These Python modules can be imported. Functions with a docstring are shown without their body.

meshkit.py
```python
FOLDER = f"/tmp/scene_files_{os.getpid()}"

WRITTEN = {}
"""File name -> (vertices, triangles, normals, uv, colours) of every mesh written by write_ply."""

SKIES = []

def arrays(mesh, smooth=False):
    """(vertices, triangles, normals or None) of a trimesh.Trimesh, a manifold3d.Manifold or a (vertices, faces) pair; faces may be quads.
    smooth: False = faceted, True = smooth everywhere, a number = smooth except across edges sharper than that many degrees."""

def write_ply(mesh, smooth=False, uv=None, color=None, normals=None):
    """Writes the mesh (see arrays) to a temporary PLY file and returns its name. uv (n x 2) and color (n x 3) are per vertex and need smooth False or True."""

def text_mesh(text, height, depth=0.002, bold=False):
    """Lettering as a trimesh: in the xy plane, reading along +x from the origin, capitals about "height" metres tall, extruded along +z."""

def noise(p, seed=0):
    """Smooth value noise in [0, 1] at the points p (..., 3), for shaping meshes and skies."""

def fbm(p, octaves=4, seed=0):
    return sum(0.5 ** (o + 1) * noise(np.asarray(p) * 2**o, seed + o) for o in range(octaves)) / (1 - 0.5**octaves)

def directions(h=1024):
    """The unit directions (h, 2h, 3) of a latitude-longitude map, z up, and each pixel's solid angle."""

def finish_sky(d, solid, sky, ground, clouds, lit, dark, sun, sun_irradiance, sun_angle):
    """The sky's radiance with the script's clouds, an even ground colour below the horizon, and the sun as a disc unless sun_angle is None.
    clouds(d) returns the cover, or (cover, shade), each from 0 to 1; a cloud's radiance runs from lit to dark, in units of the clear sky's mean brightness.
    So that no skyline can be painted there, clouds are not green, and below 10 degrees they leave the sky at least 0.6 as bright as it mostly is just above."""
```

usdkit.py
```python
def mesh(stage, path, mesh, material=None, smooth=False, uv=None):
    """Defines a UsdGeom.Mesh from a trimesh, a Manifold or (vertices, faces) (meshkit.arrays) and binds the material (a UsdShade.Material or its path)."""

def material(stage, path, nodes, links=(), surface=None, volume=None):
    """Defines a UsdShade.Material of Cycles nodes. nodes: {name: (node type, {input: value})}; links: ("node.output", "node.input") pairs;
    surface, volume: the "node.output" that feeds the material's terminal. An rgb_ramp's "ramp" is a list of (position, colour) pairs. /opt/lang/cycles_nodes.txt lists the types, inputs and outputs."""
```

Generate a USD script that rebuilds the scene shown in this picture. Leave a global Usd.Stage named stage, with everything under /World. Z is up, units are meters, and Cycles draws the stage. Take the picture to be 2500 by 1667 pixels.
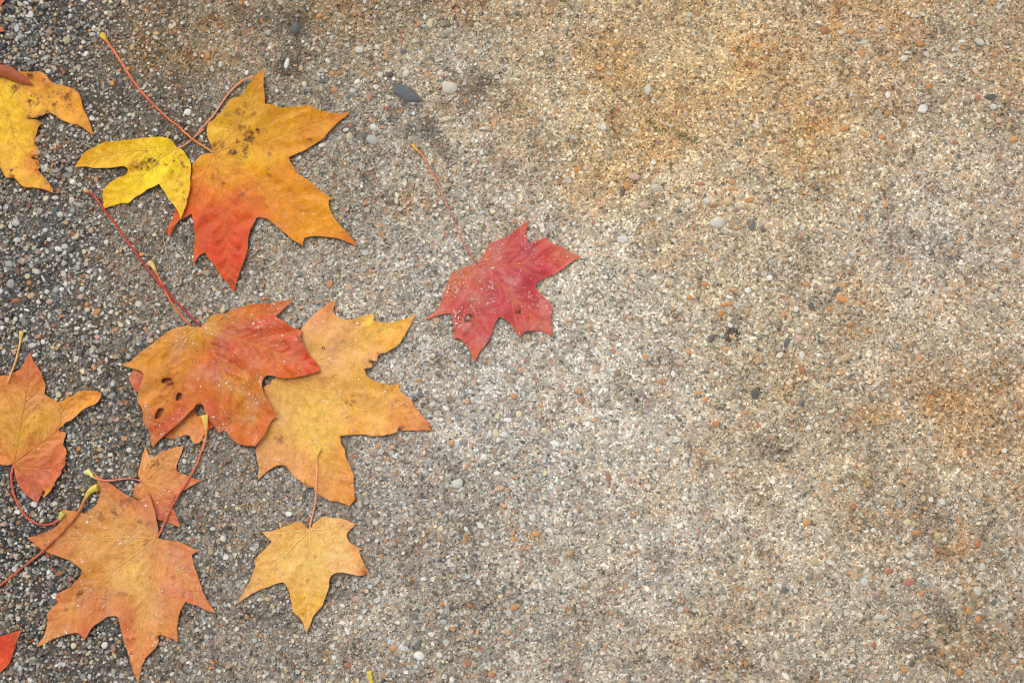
"""Fallen maple leaves on weathered exposed-aggregate concrete, seen from above."""
import math
import numpy as np
import shapely
from shapely.geometry import Polygon, Point
from scipy.spatial import Delaunay, cKDTree
from scipy import ndimage
import trimesh
import meshkit
import usdkit
from pxr import Usd, UsdGeom, UsdLux, UsdShade, Gf, Sdf, Vt

stage = Usd.Stage.CreateInMemory()
UsdGeom.SetStageUpAxis(stage, 'Z')
UsdGeom.SetStageMetersPerUnit(stage, 1.0)
UsdGeom.Xform.Define(stage, '/World')
UsdGeom.Scope.Define(stage, '/World/Looks')
T = Sdf.ValueTypeNames

# ------------------------------------------------------------------ camera, sky, sun, exposure
FOCAL, APER, DIST = 40.0, 36.0, 0.78          # mm, mm, metres from lens to the paving
TILT_X, TILT_Y = 5.0, 3.0                     # degrees: leaning a little to the far side and to the left
EXPOSURE = 0.95
SUN_EL, SUN_DIR = 52.0, (-0.45, 0.89)         # the brightest part of the overcast: beyond the top edge, a little left
SKY_STRENGTH, SUN_INT = 0.13, 0.22

rot = Gf.Rotation(Gf.Vec3d(1, 0, 0), TILT_X) * Gf.Rotation(Gf.Vec3d(0, 1, 0), TILT_Y)
R = np.array([[*rot.TransformDir(Gf.Vec3d(*e))] for e in np.eye(3)]).T      # columns: where the camera's axes go
fwd = R @ np.array([0, 0, -1.0])
CAM = -fwd * DIST
cam = UsdGeom.Camera.Define(stage, '/World/camera')
m4 = Gf.Matrix4d(1.0)
m4.SetRotate(rot)
m4.SetTranslateOnly(Gf.Vec3d(*CAM))
cam.AddTransformOp().Set(m4)
cam.CreateFocalLengthAttr(FOCAL)
cam.CreateHorizontalApertureAttr(APER)
cam.CreateVerticalApertureAttr(APER * 682 / 1024)
cam.CreateClippingRangeAttr(Gf.Vec2f(0.01, 1000))
cam.CreateFStopAttr(2.8)
cam.CreateFocusDistanceAttr(DIST)
cam.CreateExposureAttr(EXPOSURE)


def ground_at(u, v, z=0.0):
    """The point of the paving (height z) under pixel (u, v) of the 2500 x 1667 photograph."""
    u, v = np.asarray(u, float), np.asarray(v, float)
    k = APER / FOCAL / 2500
    d = np.stack([(u - 1250) * k, -(v - 833.5) * k, -np.ones_like(u)], -1) @ R.T
    t = (z - CAM[2]) / d[..., 2]
    return (CAM + d * t[..., None])[..., :2]


PX = 0.70 / 2500                               # metres per photograph pixel

rotation = math.atan2(SUN_DIR[0], SUN_DIR[1])
usdkit.material(stage, '/World/Looks/sky_material', {
    'sky': ('sky_texture', {'sky_type': 'single_scattering', 'sun_disc': False, 'sun_elevation': math.radians(SUN_EL), 'sun_rotation': rotation}),
    'bw': ('rgb_to_bw', {}),
    'grey': ('combine_color', {'color_type': 'rgb'}),
    'tint': ('mix_color', {'blend_type': 'multiply', 'fac': 1.0, 'b': (1.12, 1.08, 1.02), 'use_clamp': False}),
    'tc': ('texture_coordinate', {}),
    'n': ('noise_texture', {'scale': 2.2, 'detail': 5.0, 'roughness': 0.55}),
    'ramp': ('rgb_ramp', {'ramp': [(0.25, (0.72,) * 3), (0.6, (1.0,) * 3)]}),
    'mix': ('mix_color', {'blend_type': 'mix', 'use_clamp': False}),
    'bg': ('background_shader', {'strength': SKY_STRENGTH}),
}, [('sky.color', 'bw.color'), ('bw.val', 'grey.r'), ('bw.val', 'grey.g'), ('bw.val', 'grey.b'), ('grey.color', 'tint.a'),
    ('tc.generated', 'n.vector'), ('n.fac', 'ramp.fac'), ('ramp.color', 'mix.fac'), ('sky.color', 'mix.a'), ('tint.result', 'mix.b'),
    ('mix.result', 'bg.color')], surface='bg.background')
dome = UsdLux.DomeLight.Define(stage, '/World/sky')
UsdShade.MaterialBindingAPI.Apply(dome.GetPrim()).Bind(UsdShade.Material.Get(stage, '/World/Looks/sky_material'))
dome.GetPrim().SetCustomDataByKey('kind', 'structure')
sun = UsdLux.DistantLight.Define(stage, '/World/sun')
sun.CreateIntensityAttr(SUN_INT)
sun.CreateAngleAttr(45.0)
sun.CreateColorAttr(Gf.Vec3f(1.0, 0.97, 0.92))
sun.GetPrim().CreateAttribute('inputs:normalize', T.Bool).Set(True)
sd = np.array([SUN_DIR[0] * math.cos(math.radians(SUN_EL)), SUN_DIR[1] * math.cos(math.radians(SUN_EL)), math.sin(math.radians(SUN_EL))])
sun.AddTransformOp().Set(Gf.Matrix4d().SetRotate(Gf.Rotation(Gf.Vec3d(0, 0, 1), Gf.Vec3d(*sd))))


# ------------------------------------------------------------------ helpers
def lin(c):
    c = np.asarray(c, float) / 255
    return np.where(c <= 0.04045, c / 12.92, ((c + 0.055) / 1.055) ** 2.4)


taken = set()


def path_for(name, parent='/World'):
    parent = str(parent.GetPath()) if hasattr(parent, 'GetPath') else parent
    p, k = f'{parent}/{name}', 0
    while p in taken:
        k += 1
        p = f'{parent}/{name}_{k:03d}'
    taken.add(p)
    return p


def thing(name, label=None, category=None, group=None, kind=None):
    x = UsdGeom.Xform.Define(stage, path_for(name)).GetPrim()
    tag(x, label, category, group, kind)
    return x


def tag(prim, label=None, category=None, group=None, kind=None):
    for k, v in (('label', label), ('category', category), ('group', group), ('kind', kind)):
        if v:
            prim.SetCustomDataByKey(k, v)
    return prim


def obj(name, verts, faces, mat, parent='/World', color=None, smooth=True):
    g = usdkit.mesh(stage, path_for(name, parent), (np.asarray(verts), np.asarray(faces)), mat, smooth)
    if color is not None:
        UsdGeom.PrimvarsAPI(g).CreatePrimvar('tone', T.Color3fArray, 'vertex').Set(Vt.Vec3fArray.FromNumpy(np.asarray(color, np.float32)))
    return g.GetPrim()


def fbm2(x, y, scale, seed, octaves=3):
    p = np.stack([np.asarray(x) * scale + 50, np.asarray(y) * scale + 50, np.full(np.shape(x), 7.3)], -1)
    return meshkit.fbm(p, octaves, seed) - 0.5


def pts(s):
    return np.array([[float(a) for a in q.split(',')] for q in s.split()])


class Frame:
    """Reads coordinates noted on an enlargement of the photograph."""
    def __init__(self, x0, y0, s):
        self.o, self.s = np.array([x0, y0], float), s

    def px(self, s):
        p = pts(s) if isinstance(s, str) else np.atleast_2d(np.asarray(s, float))
        return self.o + p / self.s

    def xy(self, s, z=0.0015):
        p = self.px(s)
        return ground_at(p[:, 0], p[:, 1], z)


def spline(p, step, extra=None):
    """Catmull-Rom through the points p (n x k), resampled about every step metres (in the first two columns)."""
    p = np.asarray(p, float)
    q = np.vstack([2 * p[0] - p[1], p, 2 * p[-1] - p[-2]])
    out = []
    for i in range(1, len(q) - 2):
        n = max(2, int(np.linalg.norm(q[i + 1, :2] - q[i, :2]) / step))
        t = np.arange(n)[:, None] / n
        a, b, c, d = q[i - 1], q[i], q[i + 1], q[i + 2]
        out.append(0.5 * (2 * b + (c - a) * t + (2 * a - 5 * b + 4 * c - d) * t**2 + (3 * b - a - 3 * c + d) * t**3))
    return np.vstack(out + [p[-1:]])


def tube(p, r, color, sides=8, flat=1.0):
    """A closed round tube along the points p with radii r and one colour per ring."""
    p, r = np.asarray(p, float), np.broadcast_to(r, len(p))
    tang = np.gradient(p, axis=0)
    tang /= np.linalg.norm(tang, axis=1, keepdims=True) + 1e-12
    side = np.cross(tang, [0, 0, 1.0])
    side /= np.linalg.norm(side, axis=1, keepdims=True) + 1e-12
    up = np.cross(side, tang)
    a = np.arange(sides) * 2 * math.pi / sides
    v = p[:, None] + r[:, None, None] * (np.cos(a)[None, :, None] * side[:, None] + flat * np.sin(a)[None, :, None] * up[:, None])
    n = len(p)
    v = np.vstack([v.reshape(-1, 3), p[:1], p[-1:]])
    i, k = np.meshgrid(np.arange(n - 1), np.arange(sides), indexing='ij')
    k2 = (k + 1) % sides
    A, B, C, D = i * sides + k, i * sides + k2, (i + 1) * sides + k2, (i + 1) * sides + k
    f = [np.stack([A, B, C], -1).reshape(-1, 3), np.stack([A, C, D], -1).reshape(-1, 3)]
    kk = np.arange(sides)
    f.append(np.stack([np.full(sides, n * sides), (kk + 1) % sides, kk], -1))
    f.append(np.stack([np.full(sides, n * sides + 1), (n - 1) * sides + kk, (n - 1) * sides + (kk + 1) % sides], -1))
    col = np.broadcast_to(color, (n, 3))
    col = np.vstack([np.repeat(col, sides, 0), col[:1], col[-1:]])
    return v, np.vstack(f), col


# ------------------------------------------------------------------ materials
def tone_material(name, extra_nodes, links, surface='p.BSDF'):
    return usdkit.material(stage, f'/World/Looks/{name}', extra_nodes, links, surface=surface)


GRAIN = [(0.0, (0.20, 0.20, 0.20)), (0.13, (0.40, 0.39, 0.38)), (0.28, (0.72, 0.71, 0.70)), (0.5, (1.0, 0.99, 0.98)), (0.64, (1.14, 1.04, 0.90)),
         (0.74, (1.10, 0.84, 0.60)), (0.80, (0.95, 0.62, 0.38)), (0.84, (1.40, 1.40, 1.38)), (0.95, (1.8, 1.83, 1.86)), (1.0, (2.0, 2.05, 2.1))]
M_ground = tone_material('weathered_concrete', {
    'at': ('attribute', {'attribute': 'tone'}),
    'g': ('geometry', {}),
    'v1': ('voronoi_texture', {'scale': 1150.0, 'feature': 'f1'}),
    's1': ('separate_color', {'color_type': 'rgb'}),
    'r1': ('rgb_ramp', {'ramp': GRAIN}),
    'v2': ('voronoi_texture', {'scale': 520.0, 'feature': 'f1'}),
    's2': ('separate_color', {'color_type': 'rgb'}),
    'r2': ('rgb_ramp', {'ramp': GRAIN}),
    'm2': ('rgb_ramp', {'ramp': [(0.45, (0, 0, 0)), (0.65, (0.85,) * 3)]}),
    'mixg': ('mix_color', {'blend_type': 'mix', 'use_clamp': False}),
    'n': ('noise_texture', {'scale': 140.0, 'detail': 4.0, 'roughness': 0.65}),
    'rn': ('rgb_ramp', {'ramp': [(0.25, (0.66, 0.65, 0.64)), (0.5, (1.0, 1.0, 1.0)), (0.75, (1.2, 1.19, 1.17))]}),
    'mul': ('mix_color', {'blend_type': 'multiply', 'fac': 1.0, 'use_clamp': False}),
    'mul2': ('mix_color', {'blend_type': 'multiply', 'fac': 1.0, 'use_clamp': False}),
    'nb': ('noise_texture', {'scale': 1500.0, 'detail': 2.0}),
    'hb': ('math', {'math_type': 'multiply_add', 'value2': -0.9}),
    'b': ('bump', {'strength': 0.8, 'distance': 0.0005}),
    'p': ('principled_bsdf', {'roughness': 0.85, 'specular_ior_level': 0.3}),
}, [('g.position', 'v1.vector'), ('v1.color', 's1.color'), ('s1.r', 'r1.fac'), ('g.position', 'v2.vector'), ('v2.color', 's2.color'),
    ('s2.r', 'r2.fac'), ('s2.g', 'm2.fac'), ('m2.color', 'mixg.fac'), ('r1.color', 'mixg.a'), ('r2.color', 'mixg.b'),
    ('g.position', 'n.vector'), ('n.fac', 'rn.fac'), ('at.color', 'mul.a'), ('mixg.result', 'mul.b'), ('mul.result', 'mul2.a'), ('rn.color', 'mul2.b'),
    ('g.position', 'nb.vector'), ('v1.distance', 'hb.value1'), ('nb.fac', 'hb.value3'), ('hb.value', 'b.height'), ('b.normal', 'p.normal'),
    ('mul2.result', 'p.base_color')])


def stone_material(name, base=None):
    nodes = {
        'g': ('geometry', {}),
        'n': ('noise_texture', {'scale': 700.0, 'detail': 3.0, 'roughness': 0.6}),
        'r': ('rgb_ramp', {'ramp': [(0.25, (0.72, 0.71, 0.70)), (0.5, (1.0,) * 3), (0.78, (1.14, 1.13, 1.12))]}),
        'm': ('mix_color', {'blend_type': 'multiply', 'fac': 1.0, 'use_clamp': False}),
        'b': ('bump', {'strength': 0.5, 'distance': 0.0003}),
        'p': ('principled_bsdf', {'roughness': 0.6, 'specular_ior_level': 0.4}),
    }
    links = [('g.position', 'n.vector'), ('n.fac', 'r.fac'), ('r.color', 'm.b'), ('n.fac', 'b.height'), ('b.normal', 'p.normal'), ('m.result', 'p.base_color')]
    if base is None:
        nodes['at'] = ('attribute', {'attribute': 'tone'})
        links.append(('at.color', 'm.a'))
    else:
        nodes['m'][1]['a'] = tuple(base)
    return tone_material(name, nodes, links)


M_grit = stone_material('mixed_grit')
STONES = {'white': (228, 226, 220), 'pale': (205, 203, 196), 'grey': (165, 165, 162), 'slate': (72, 78, 86), 'black': (46, 48, 50), 'cream': (222, 205, 165),
          'tan': (196, 166, 122), 'orange': (204, 134, 58), 'rust': (164, 92, 44), 'pink': (196, 160, 144), 'purple': (138, 112, 114), 'red': (172, 92, 74),
          'brown': (118, 84, 56), 'taupe': (150, 137, 120), 'umber': (112, 101, 86), 'olive': (132, 128, 108)}
M_stone = {k: stone_material(f'{k}_stone', lin(c) * 0.9) for k, c in STONES.items()}

M_leaf = tone_material('autumn_leaf', {
    'at': ('attribute', {'attribute': 'tone'}),
    'g': ('geometry', {}),
    'n': ('noise_texture', {'scale': 260.0, 'detail': 5.0, 'roughness': 0.62}),
    'rn': ('rgb_ramp', {'ramp': [(0.28, (0.80, 0.74, 0.66)), (0.5, (1.0, 1.0, 1.0)), (0.75, (1.10, 1.12, 1.14))]}),
    'n2': ('noise_texture', {'scale': 900.0, 'detail': 2.0, 'roughness': 0.5}),
    'rs': ('rgb_ramp', {'ramp': [(0.29, (0.50, 0.38, 0.28)), (0.36, (1.0, 1.0, 1.0))]}),
    'v': ('voronoi_texture', {'scale': 330.0, 'feature': 'distance_to_edge'}),
    'rv': ('rgb_ramp', {'ramp': [(0.0, (0.90, 0.86, 0.80)), (0.10, (1.0, 1.0, 1.0))]}),
    'm1': ('mix_color', {'blend_type': 'multiply', 'fac': 1.0, 'use_clamp': False}),
    'm2': ('mix_color', {'blend_type': 'multiply', 'fac': 1.0, 'use_clamp': False}),
    'm3': ('mix_color', {'blend_type': 'multiply', 'fac': 1.0, 'use_clamp': False}),
    'hb': ('math', {'math_type': 'multiply_add', 'value2': 0.8}),
    'b': ('bump', {'strength': 0.45, 'distance': 0.0005}),
    'p': ('principled_bsdf', {'roughness': 0.5, 'specular_ior_level': 0.3}),
    't': ('translucent_bsdf', {}),
    'mc': ('mix_closure', {'fac': 0.12}),
}, [('g.position', 'n.vector'), ('n.fac', 'rn.fac'), ('g.position', 'n2.vector'), ('n2.fac', 'rs.fac'), ('g.position', 'v.vector'), ('v.distance', 'rv.fac'),
    ('at.color', 'm1.a'), ('rn.color', 'm1.b'), ('m1.result', 'm2.a'), ('rs.color', 'm2.b'), ('m2.result', 'm3.a'), ('rv.color', 'm3.b'),
    ('v.distance', 'hb.value1'), ('n.fac', 'hb.value3'), ('hb.value', 'b.height'), ('b.normal', 'p.normal'), ('m3.result', 'p.base_color'),
    ('m3.result', 't.color'), ('p.BSDF', 'mc.closure1'), ('t.BSDF', 'mc.closure2')], surface='mc.closure')

M_stem = tone_material('leaf_stalk', {
    'at': ('attribute', {'attribute': 'tone'}),
    'g': ('geometry', {}),
    'n': ('noise_texture', {'scale': 500.0, 'detail': 3.0}),
    'r': ('rgb_ramp', {'ramp': [(0.3, (0.8, 0.76, 0.72)), (0.6, (1.05, 1.05, 1.05))]}),
    'm': ('mix_color', {'blend_type': 'multiply', 'fac': 1.0, 'use_clamp': False}),
    'p': ('principled_bsdf', {'roughness': 0.38, 'specular_ior_level': 0.45}),
}, [('g.position', 'n.vector'), ('n.fac', 'r.fac'), ('at.color', 'm.a'), ('r.color', 'm.b'), ('m.result', 'p.base_color')])

M_sand = tone_material('quartz_sand', {
    'at': ('attribute', {'attribute': 'tone'}),
    'p': ('principled_bsdf', {'roughness': 0.3, 'specular_ior_level': 0.6}),
}, [('at.color', 'p.base_color')])

M_moss = tone_material('moss_green', {
    'at': ('attribute', {'attribute': 'tone'}),
    'p': ('principled_bsdf', {'roughness': 0.8, 'specular_ior_level': 0.2}),
}, [('at.color', 'p.base_color')])

# ------------------------------------------------------------------ the paving: tone and height
# mean colours noted over the photograph: x y r g b (stains, rust bleeding and damp dirt of the slab, with slight corner vignetting painted in)
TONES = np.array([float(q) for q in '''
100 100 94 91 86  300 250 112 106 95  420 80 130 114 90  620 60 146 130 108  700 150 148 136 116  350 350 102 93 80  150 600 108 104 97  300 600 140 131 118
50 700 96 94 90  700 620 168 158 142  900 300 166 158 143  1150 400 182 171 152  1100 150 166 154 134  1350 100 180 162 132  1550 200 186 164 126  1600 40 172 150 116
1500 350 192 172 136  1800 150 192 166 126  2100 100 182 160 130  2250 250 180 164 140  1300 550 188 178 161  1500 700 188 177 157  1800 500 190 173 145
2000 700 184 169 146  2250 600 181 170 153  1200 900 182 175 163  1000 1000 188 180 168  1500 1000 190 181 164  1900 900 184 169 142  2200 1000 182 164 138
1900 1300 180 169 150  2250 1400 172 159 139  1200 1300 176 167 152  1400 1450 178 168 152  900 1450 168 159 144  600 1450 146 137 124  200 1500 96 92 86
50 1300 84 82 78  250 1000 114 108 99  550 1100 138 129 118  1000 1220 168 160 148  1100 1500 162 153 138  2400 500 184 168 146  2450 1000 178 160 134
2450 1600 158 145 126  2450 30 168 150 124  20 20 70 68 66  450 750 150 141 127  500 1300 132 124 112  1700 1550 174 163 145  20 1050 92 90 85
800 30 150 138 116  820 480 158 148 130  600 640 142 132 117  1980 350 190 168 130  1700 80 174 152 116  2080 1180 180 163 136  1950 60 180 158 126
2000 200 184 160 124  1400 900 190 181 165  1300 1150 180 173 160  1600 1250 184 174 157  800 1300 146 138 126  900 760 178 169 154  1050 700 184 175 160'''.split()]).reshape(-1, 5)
# damp or grimy smudges: x y length width turn strength
SMUDGE = np.array([float(q) for q in '''720 70 60 120 20 .5  700 160 75 50 0 .65  1060 330 32 110 -35 .6  1010 320 90 24 0 .55  1160 210 50 70 10 .5  1190 190 25 50 0 .3  250 250 80 70 0 .25
350 420 120 60 20 .35  640 40 100 45 0 .45  1120 1150 60 30 30 .5  1040 1200 40 80 0 .4  1130 1265 40 70 20 .4  980 1340 60 30 0 .45  890 1560 90 50 0 .3  1440 890 60 30 0 .3
1000 250 90 50 30 .4  870 330 60 40 0 .35  1430 1230 60 50 0 .25  1740 1610 80 40 0 .2  1560 120 40 15 40 .2  1900 250 25 90 10 .25  2310 1490 110 40 20 .3  720 600 60 30 0 .3
420 560 60 90 0 .25  620 1500 120 60 0 .25  1250 260 60 30 20 .25  760 130 40 30 0 .5'''.split()]).reshape(-1, 6)
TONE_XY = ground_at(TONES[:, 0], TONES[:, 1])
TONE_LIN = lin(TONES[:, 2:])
GRIT = np.array([float(q) for q in '''
100 100 1  300 250 .7  600 100 .35  150 600 1  320 600 .7  50 900 1  700 640 .45  900 300 .5  1150 300 .3  1500 200 .08  1800 150 .15  2100 100 .3
2300 300 .3  1500 500 .2  1700 480 .3  1300 800 .35  1000 950 .4  1150 1080 .42  1000 1250 .62  1050 1350 .55  1300 1300 .3  900 1500 .55  600 1450 .6
200 1500 1  50 1300 1  250 1000 .9  1500 1000 .2  1800 700 .3  2000 900 .3  2200 700 .25  1900 1300 .25  2300 1400 .35  1500 1500 .35'''.split()]).reshape(-1, 3)
GRIT_XY = ground_at(GRIT[:, 0], GRIT[:, 1])


def idw(q, src, val, power=3.0, soft=0.004):
    d = np.linalg.norm(q[:, None] - src[None], axis=2)
    w = 1 / (d + soft) ** power
    return (w / w.sum(1, keepdims=True)) @ (val if val.ndim > 1 else val[:, None])


CACHE = {}


def lookup(q, src, val, cell=0.008, **kw):
    """idw on a coarse grid, then interpolated: cheap for many points."""
    x0, x1, y0, y1 = -0.62, 0.62, -0.5, 0.5
    nx, ny = int((x1 - x0) / cell) + 1, int((y1 - y0) / cell) + 1
    if id(src) not in CACHE:
        X, Y = np.meshgrid(np.linspace(x0, x1, nx), np.linspace(y0, y1, ny))
        P = np.stack([X.ravel(), Y.ravel()], 1)
        W = P + 0.016 * np.stack([fbm2(P[:, 0], P[:, 1], 22, 3), fbm2(P[:, 0], P[:, 1], 22, 9)], 1)
        CACHE[id(src)] = idw(W, src, val, **kw).reshape(ny, nx, -1)
    G = CACHE[id(src)]
    c = [np.clip((q[:, 1] - y0) / (y1 - y0) * (ny - 1), 0, ny - 1), np.clip((q[:, 0] - x0) / (x1 - x0) * (nx - 1), 0, nx - 1)]
    return np.stack([ndimage.map_coordinates(G[..., k], c, order=1) for k in range(G.shape[-1])], 1)


def blotch(q, scale, seed, lo, hi, octaves=5):
    """Irregular ragged patches, 0 to 1."""
    w = 0.006 * np.stack([fbm2(q[:, 0], q[:, 1], 120, seed + 50), fbm2(q[:, 0], q[:, 1], 120, seed + 51)], 1)
    k = fbm2(q[:, 0] + w[:, 0], q[:, 1] + w[:, 1], scale, seed, octaves)
    return np.clip((k - lo) / (hi - lo), 0, 1)


def ragged(q):
    """Moves points about a little at several sizes so that stains have torn edges."""
    return q + np.stack([0.030 * fbm2(q[:, 0], q[:, 1], 38, 101, 5), 0.030 * fbm2(q[:, 0], q[:, 1], 38, 102, 5)], 1)


def grit_at(q):
    g = lookup(ragged(q), GRIT_XY, GRIT[:, 2])[:, 0]
    return np.clip(g + 0.75 * fbm2(q[:, 0], q[:, 1], 34, 21, 5), 0, 1)


OCHRE = np.array([[978, 515, 46, 60], [520, 55, 70, 40], [470, 130, 50, 30], [620, 1235, 55, 30], [1310, 1300, 40, 25], [1040, 500, 25, 25], [2370, 1430, 60, 70],
                  [2040, 60, 50, 90], [2000, 300, 60, 40], [2080, 820, 90, 50], [2300, 980, 120, 60], [2330, 1330, 60, 50], [2120, 1010, 110, 40]], float)
OC_XY = ground_at(OCHRE[:, 0], OCHRE[:, 1])
SM_XY = ground_at(SMUDGE[:, 0], SMUDGE[:, 1])


def tone_at(q):
    r = ragged(q)
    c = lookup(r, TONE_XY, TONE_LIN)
    c = c * (1 + 0.40 * fbm2(q[:, 0], q[:, 1], 26, 5, 5))[:, None]
    warm = np.clip((c[:, 0] / c[:, 2] - 1.22) / 0.55, 0.12, 1)
    o = (blotch(q, 30, 31, -0.06, 0.16) * (0.12 + 0.88 * warm) * 0.62)[:, None]                # rust bleeding out of the stones
    c = c * (1 - o) + c * np.array([0.98, 0.75, 0.49]) * o
    pale = blotch(q, 34, 36, 0.03, 0.15)[:, None] * 0.20 * (1 - warm[:, None] * 0.6)            # bleached cement
    c = c * (1 + pale * np.array([0.55, 0.62, 0.74]))
    d = blotch(q, 70, 38, 0.08, 0.16)[:, None] * 0.32                                           # dirt in the pits
    c = c * (1 - d * np.array([0.9, 0.95, 1.0]))
    for (u, v, a, b, an, k), p in zip(SMUDGE, SM_XY):
        t = math.radians(-an)
        e = r - p
        e1, e2 = e[:, 0] * math.cos(t) + e[:, 1] * math.sin(t), -e[:, 0] * math.sin(t) + e[:, 1] * math.cos(t)
        m = np.exp(-((e1 / (a * PX * 0.62)) ** 2 + (e2 / (b * PX * 0.62)) ** 2) ** 1.5) * k
        c = c * (1 - m[:, None] * np.array([0.92, 0.92, 0.90]))
    for (u, v, a, b), p in zip(OCHRE, OC_XY):
        m = np.exp(-(((r - p) / (np.array([a, b]) * PX * 0.6)) ** 2).sum(1) ** 1.5)[:, None] * 0.6
        c = c * (1 - m) + c * np.array([1.0, 0.74, 0.44]) * m
    return c * (np.array([1.08, 1.14, 1.23]) * (1 + (1 - warm[:, None]) * np.array([0.0, 0.03, 0.08])))


def worn(q):
    """1 where the cement skin has worn off and coarse stone stands out, 0 where fine sandy skin is left."""
    k = 0.5 + 2.6 * fbm2(q[:, 0], q[:, 1], 62, 61, 4)
    return np.clip(k, 0, 1)


def ground_z(x, y):
    return 0.0030 * fbm2(x, y, 11, 41, 2) + 0.0011 * fbm2(x, y, 90, 42, 2)


def steps(half, fine):
    a = np.arange(0, half, fine)
    out, s = [half], fine
    while out[-1] < 40:
        s *= 1.35
        out.append(out[-1] + s)
    a = np.concatenate([a, out])
    return np.concatenate([-a[:0:-1], a])


ground = thing('ground', 'weathered exposed aggregate concrete paving, grey at left and rusty tan at right', None, None, 'structure')
gx, gy = steps(0.44, 0.0014), steps(0.32, 0.0014)
X, Y = np.meshgrid(gx, gy)
q = np.stack([X.ravel(), Y.ravel()], 1)
g_grit = grit_at(q)
micro = fbm2(q[:, 0], q[:, 1], 420, 43, 2)
Z = ground_z(q[:, 0], q[:, 1]) + micro * (0.0006 + 0.0012 * g_grit)
dark = 1.0 - 0.42 * np.clip(g_grit * 1.25 - 0.2, 0, 1)[:, None] * (1 - 0.8 * np.clip(micro + 0.2, 0, 0.5))[:, None]
wn = worn(q)
pit = np.clip(-micro * 3.6 - 0.2, 0, 1)[:, None] * (0.28 + 0.72 * np.clip(g_grit + 0.35 * wn, 0, 1))[:, None]     # darker where the fine relief dips
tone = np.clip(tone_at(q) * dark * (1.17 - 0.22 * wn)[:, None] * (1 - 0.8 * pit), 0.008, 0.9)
ny, nx = X.shape
i = (np.arange(ny - 1)[:, None] * nx + np.arange(nx - 1)).ravel()
F = np.vstack([np.stack([i, i + 1, i + nx + 1], 1), np.stack([i, i + nx + 1, i + nx], 1)])
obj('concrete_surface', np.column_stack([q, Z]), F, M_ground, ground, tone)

# a height map of whatever lies on the paving, so that each leaf rests on what is under it
RES = 0.0007
hx, hy = np.arange(-0.46, 0.46, RES), np.arange(-0.34, 0.34, RES)
HX, HY = np.meshgrid(hx, hy)
H = ground_z(HX.ravel(), HY.ravel()).reshape(HX.shape) + 0.0005


def h_at(x, y, grid=None):
    g = H if grid is None else grid
    return ndimage.map_coordinates(g, [(np.asarray(y) - hy[0]) / RES, (np.asarray(x) - hx[0]) / RES], order=1, mode='nearest')


def h_raise(x, y, z, spread=2):
    iy, ix = np.round((y - hy[0]) / RES).astype(int), np.round((x - hx[0]) / RES).astype(int)
    ok = (iy >= 0) & (iy < len(hy)) & (ix >= 0) & (ix < len(hx))
    top = np.full(H.shape, -1.0)
    np.maximum.at(top, (iy[ok], ix[ok]), z[ok])
    top = ndimage.grey_dilation(top, size=spread)
    np.maximum(H, top, out=H)


# ------------------------------------------------------------------ leaves
rng = np.random.default_rng(11)
LEAF_POLYS, LEAVES, STALKS = [], {}, []


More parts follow.
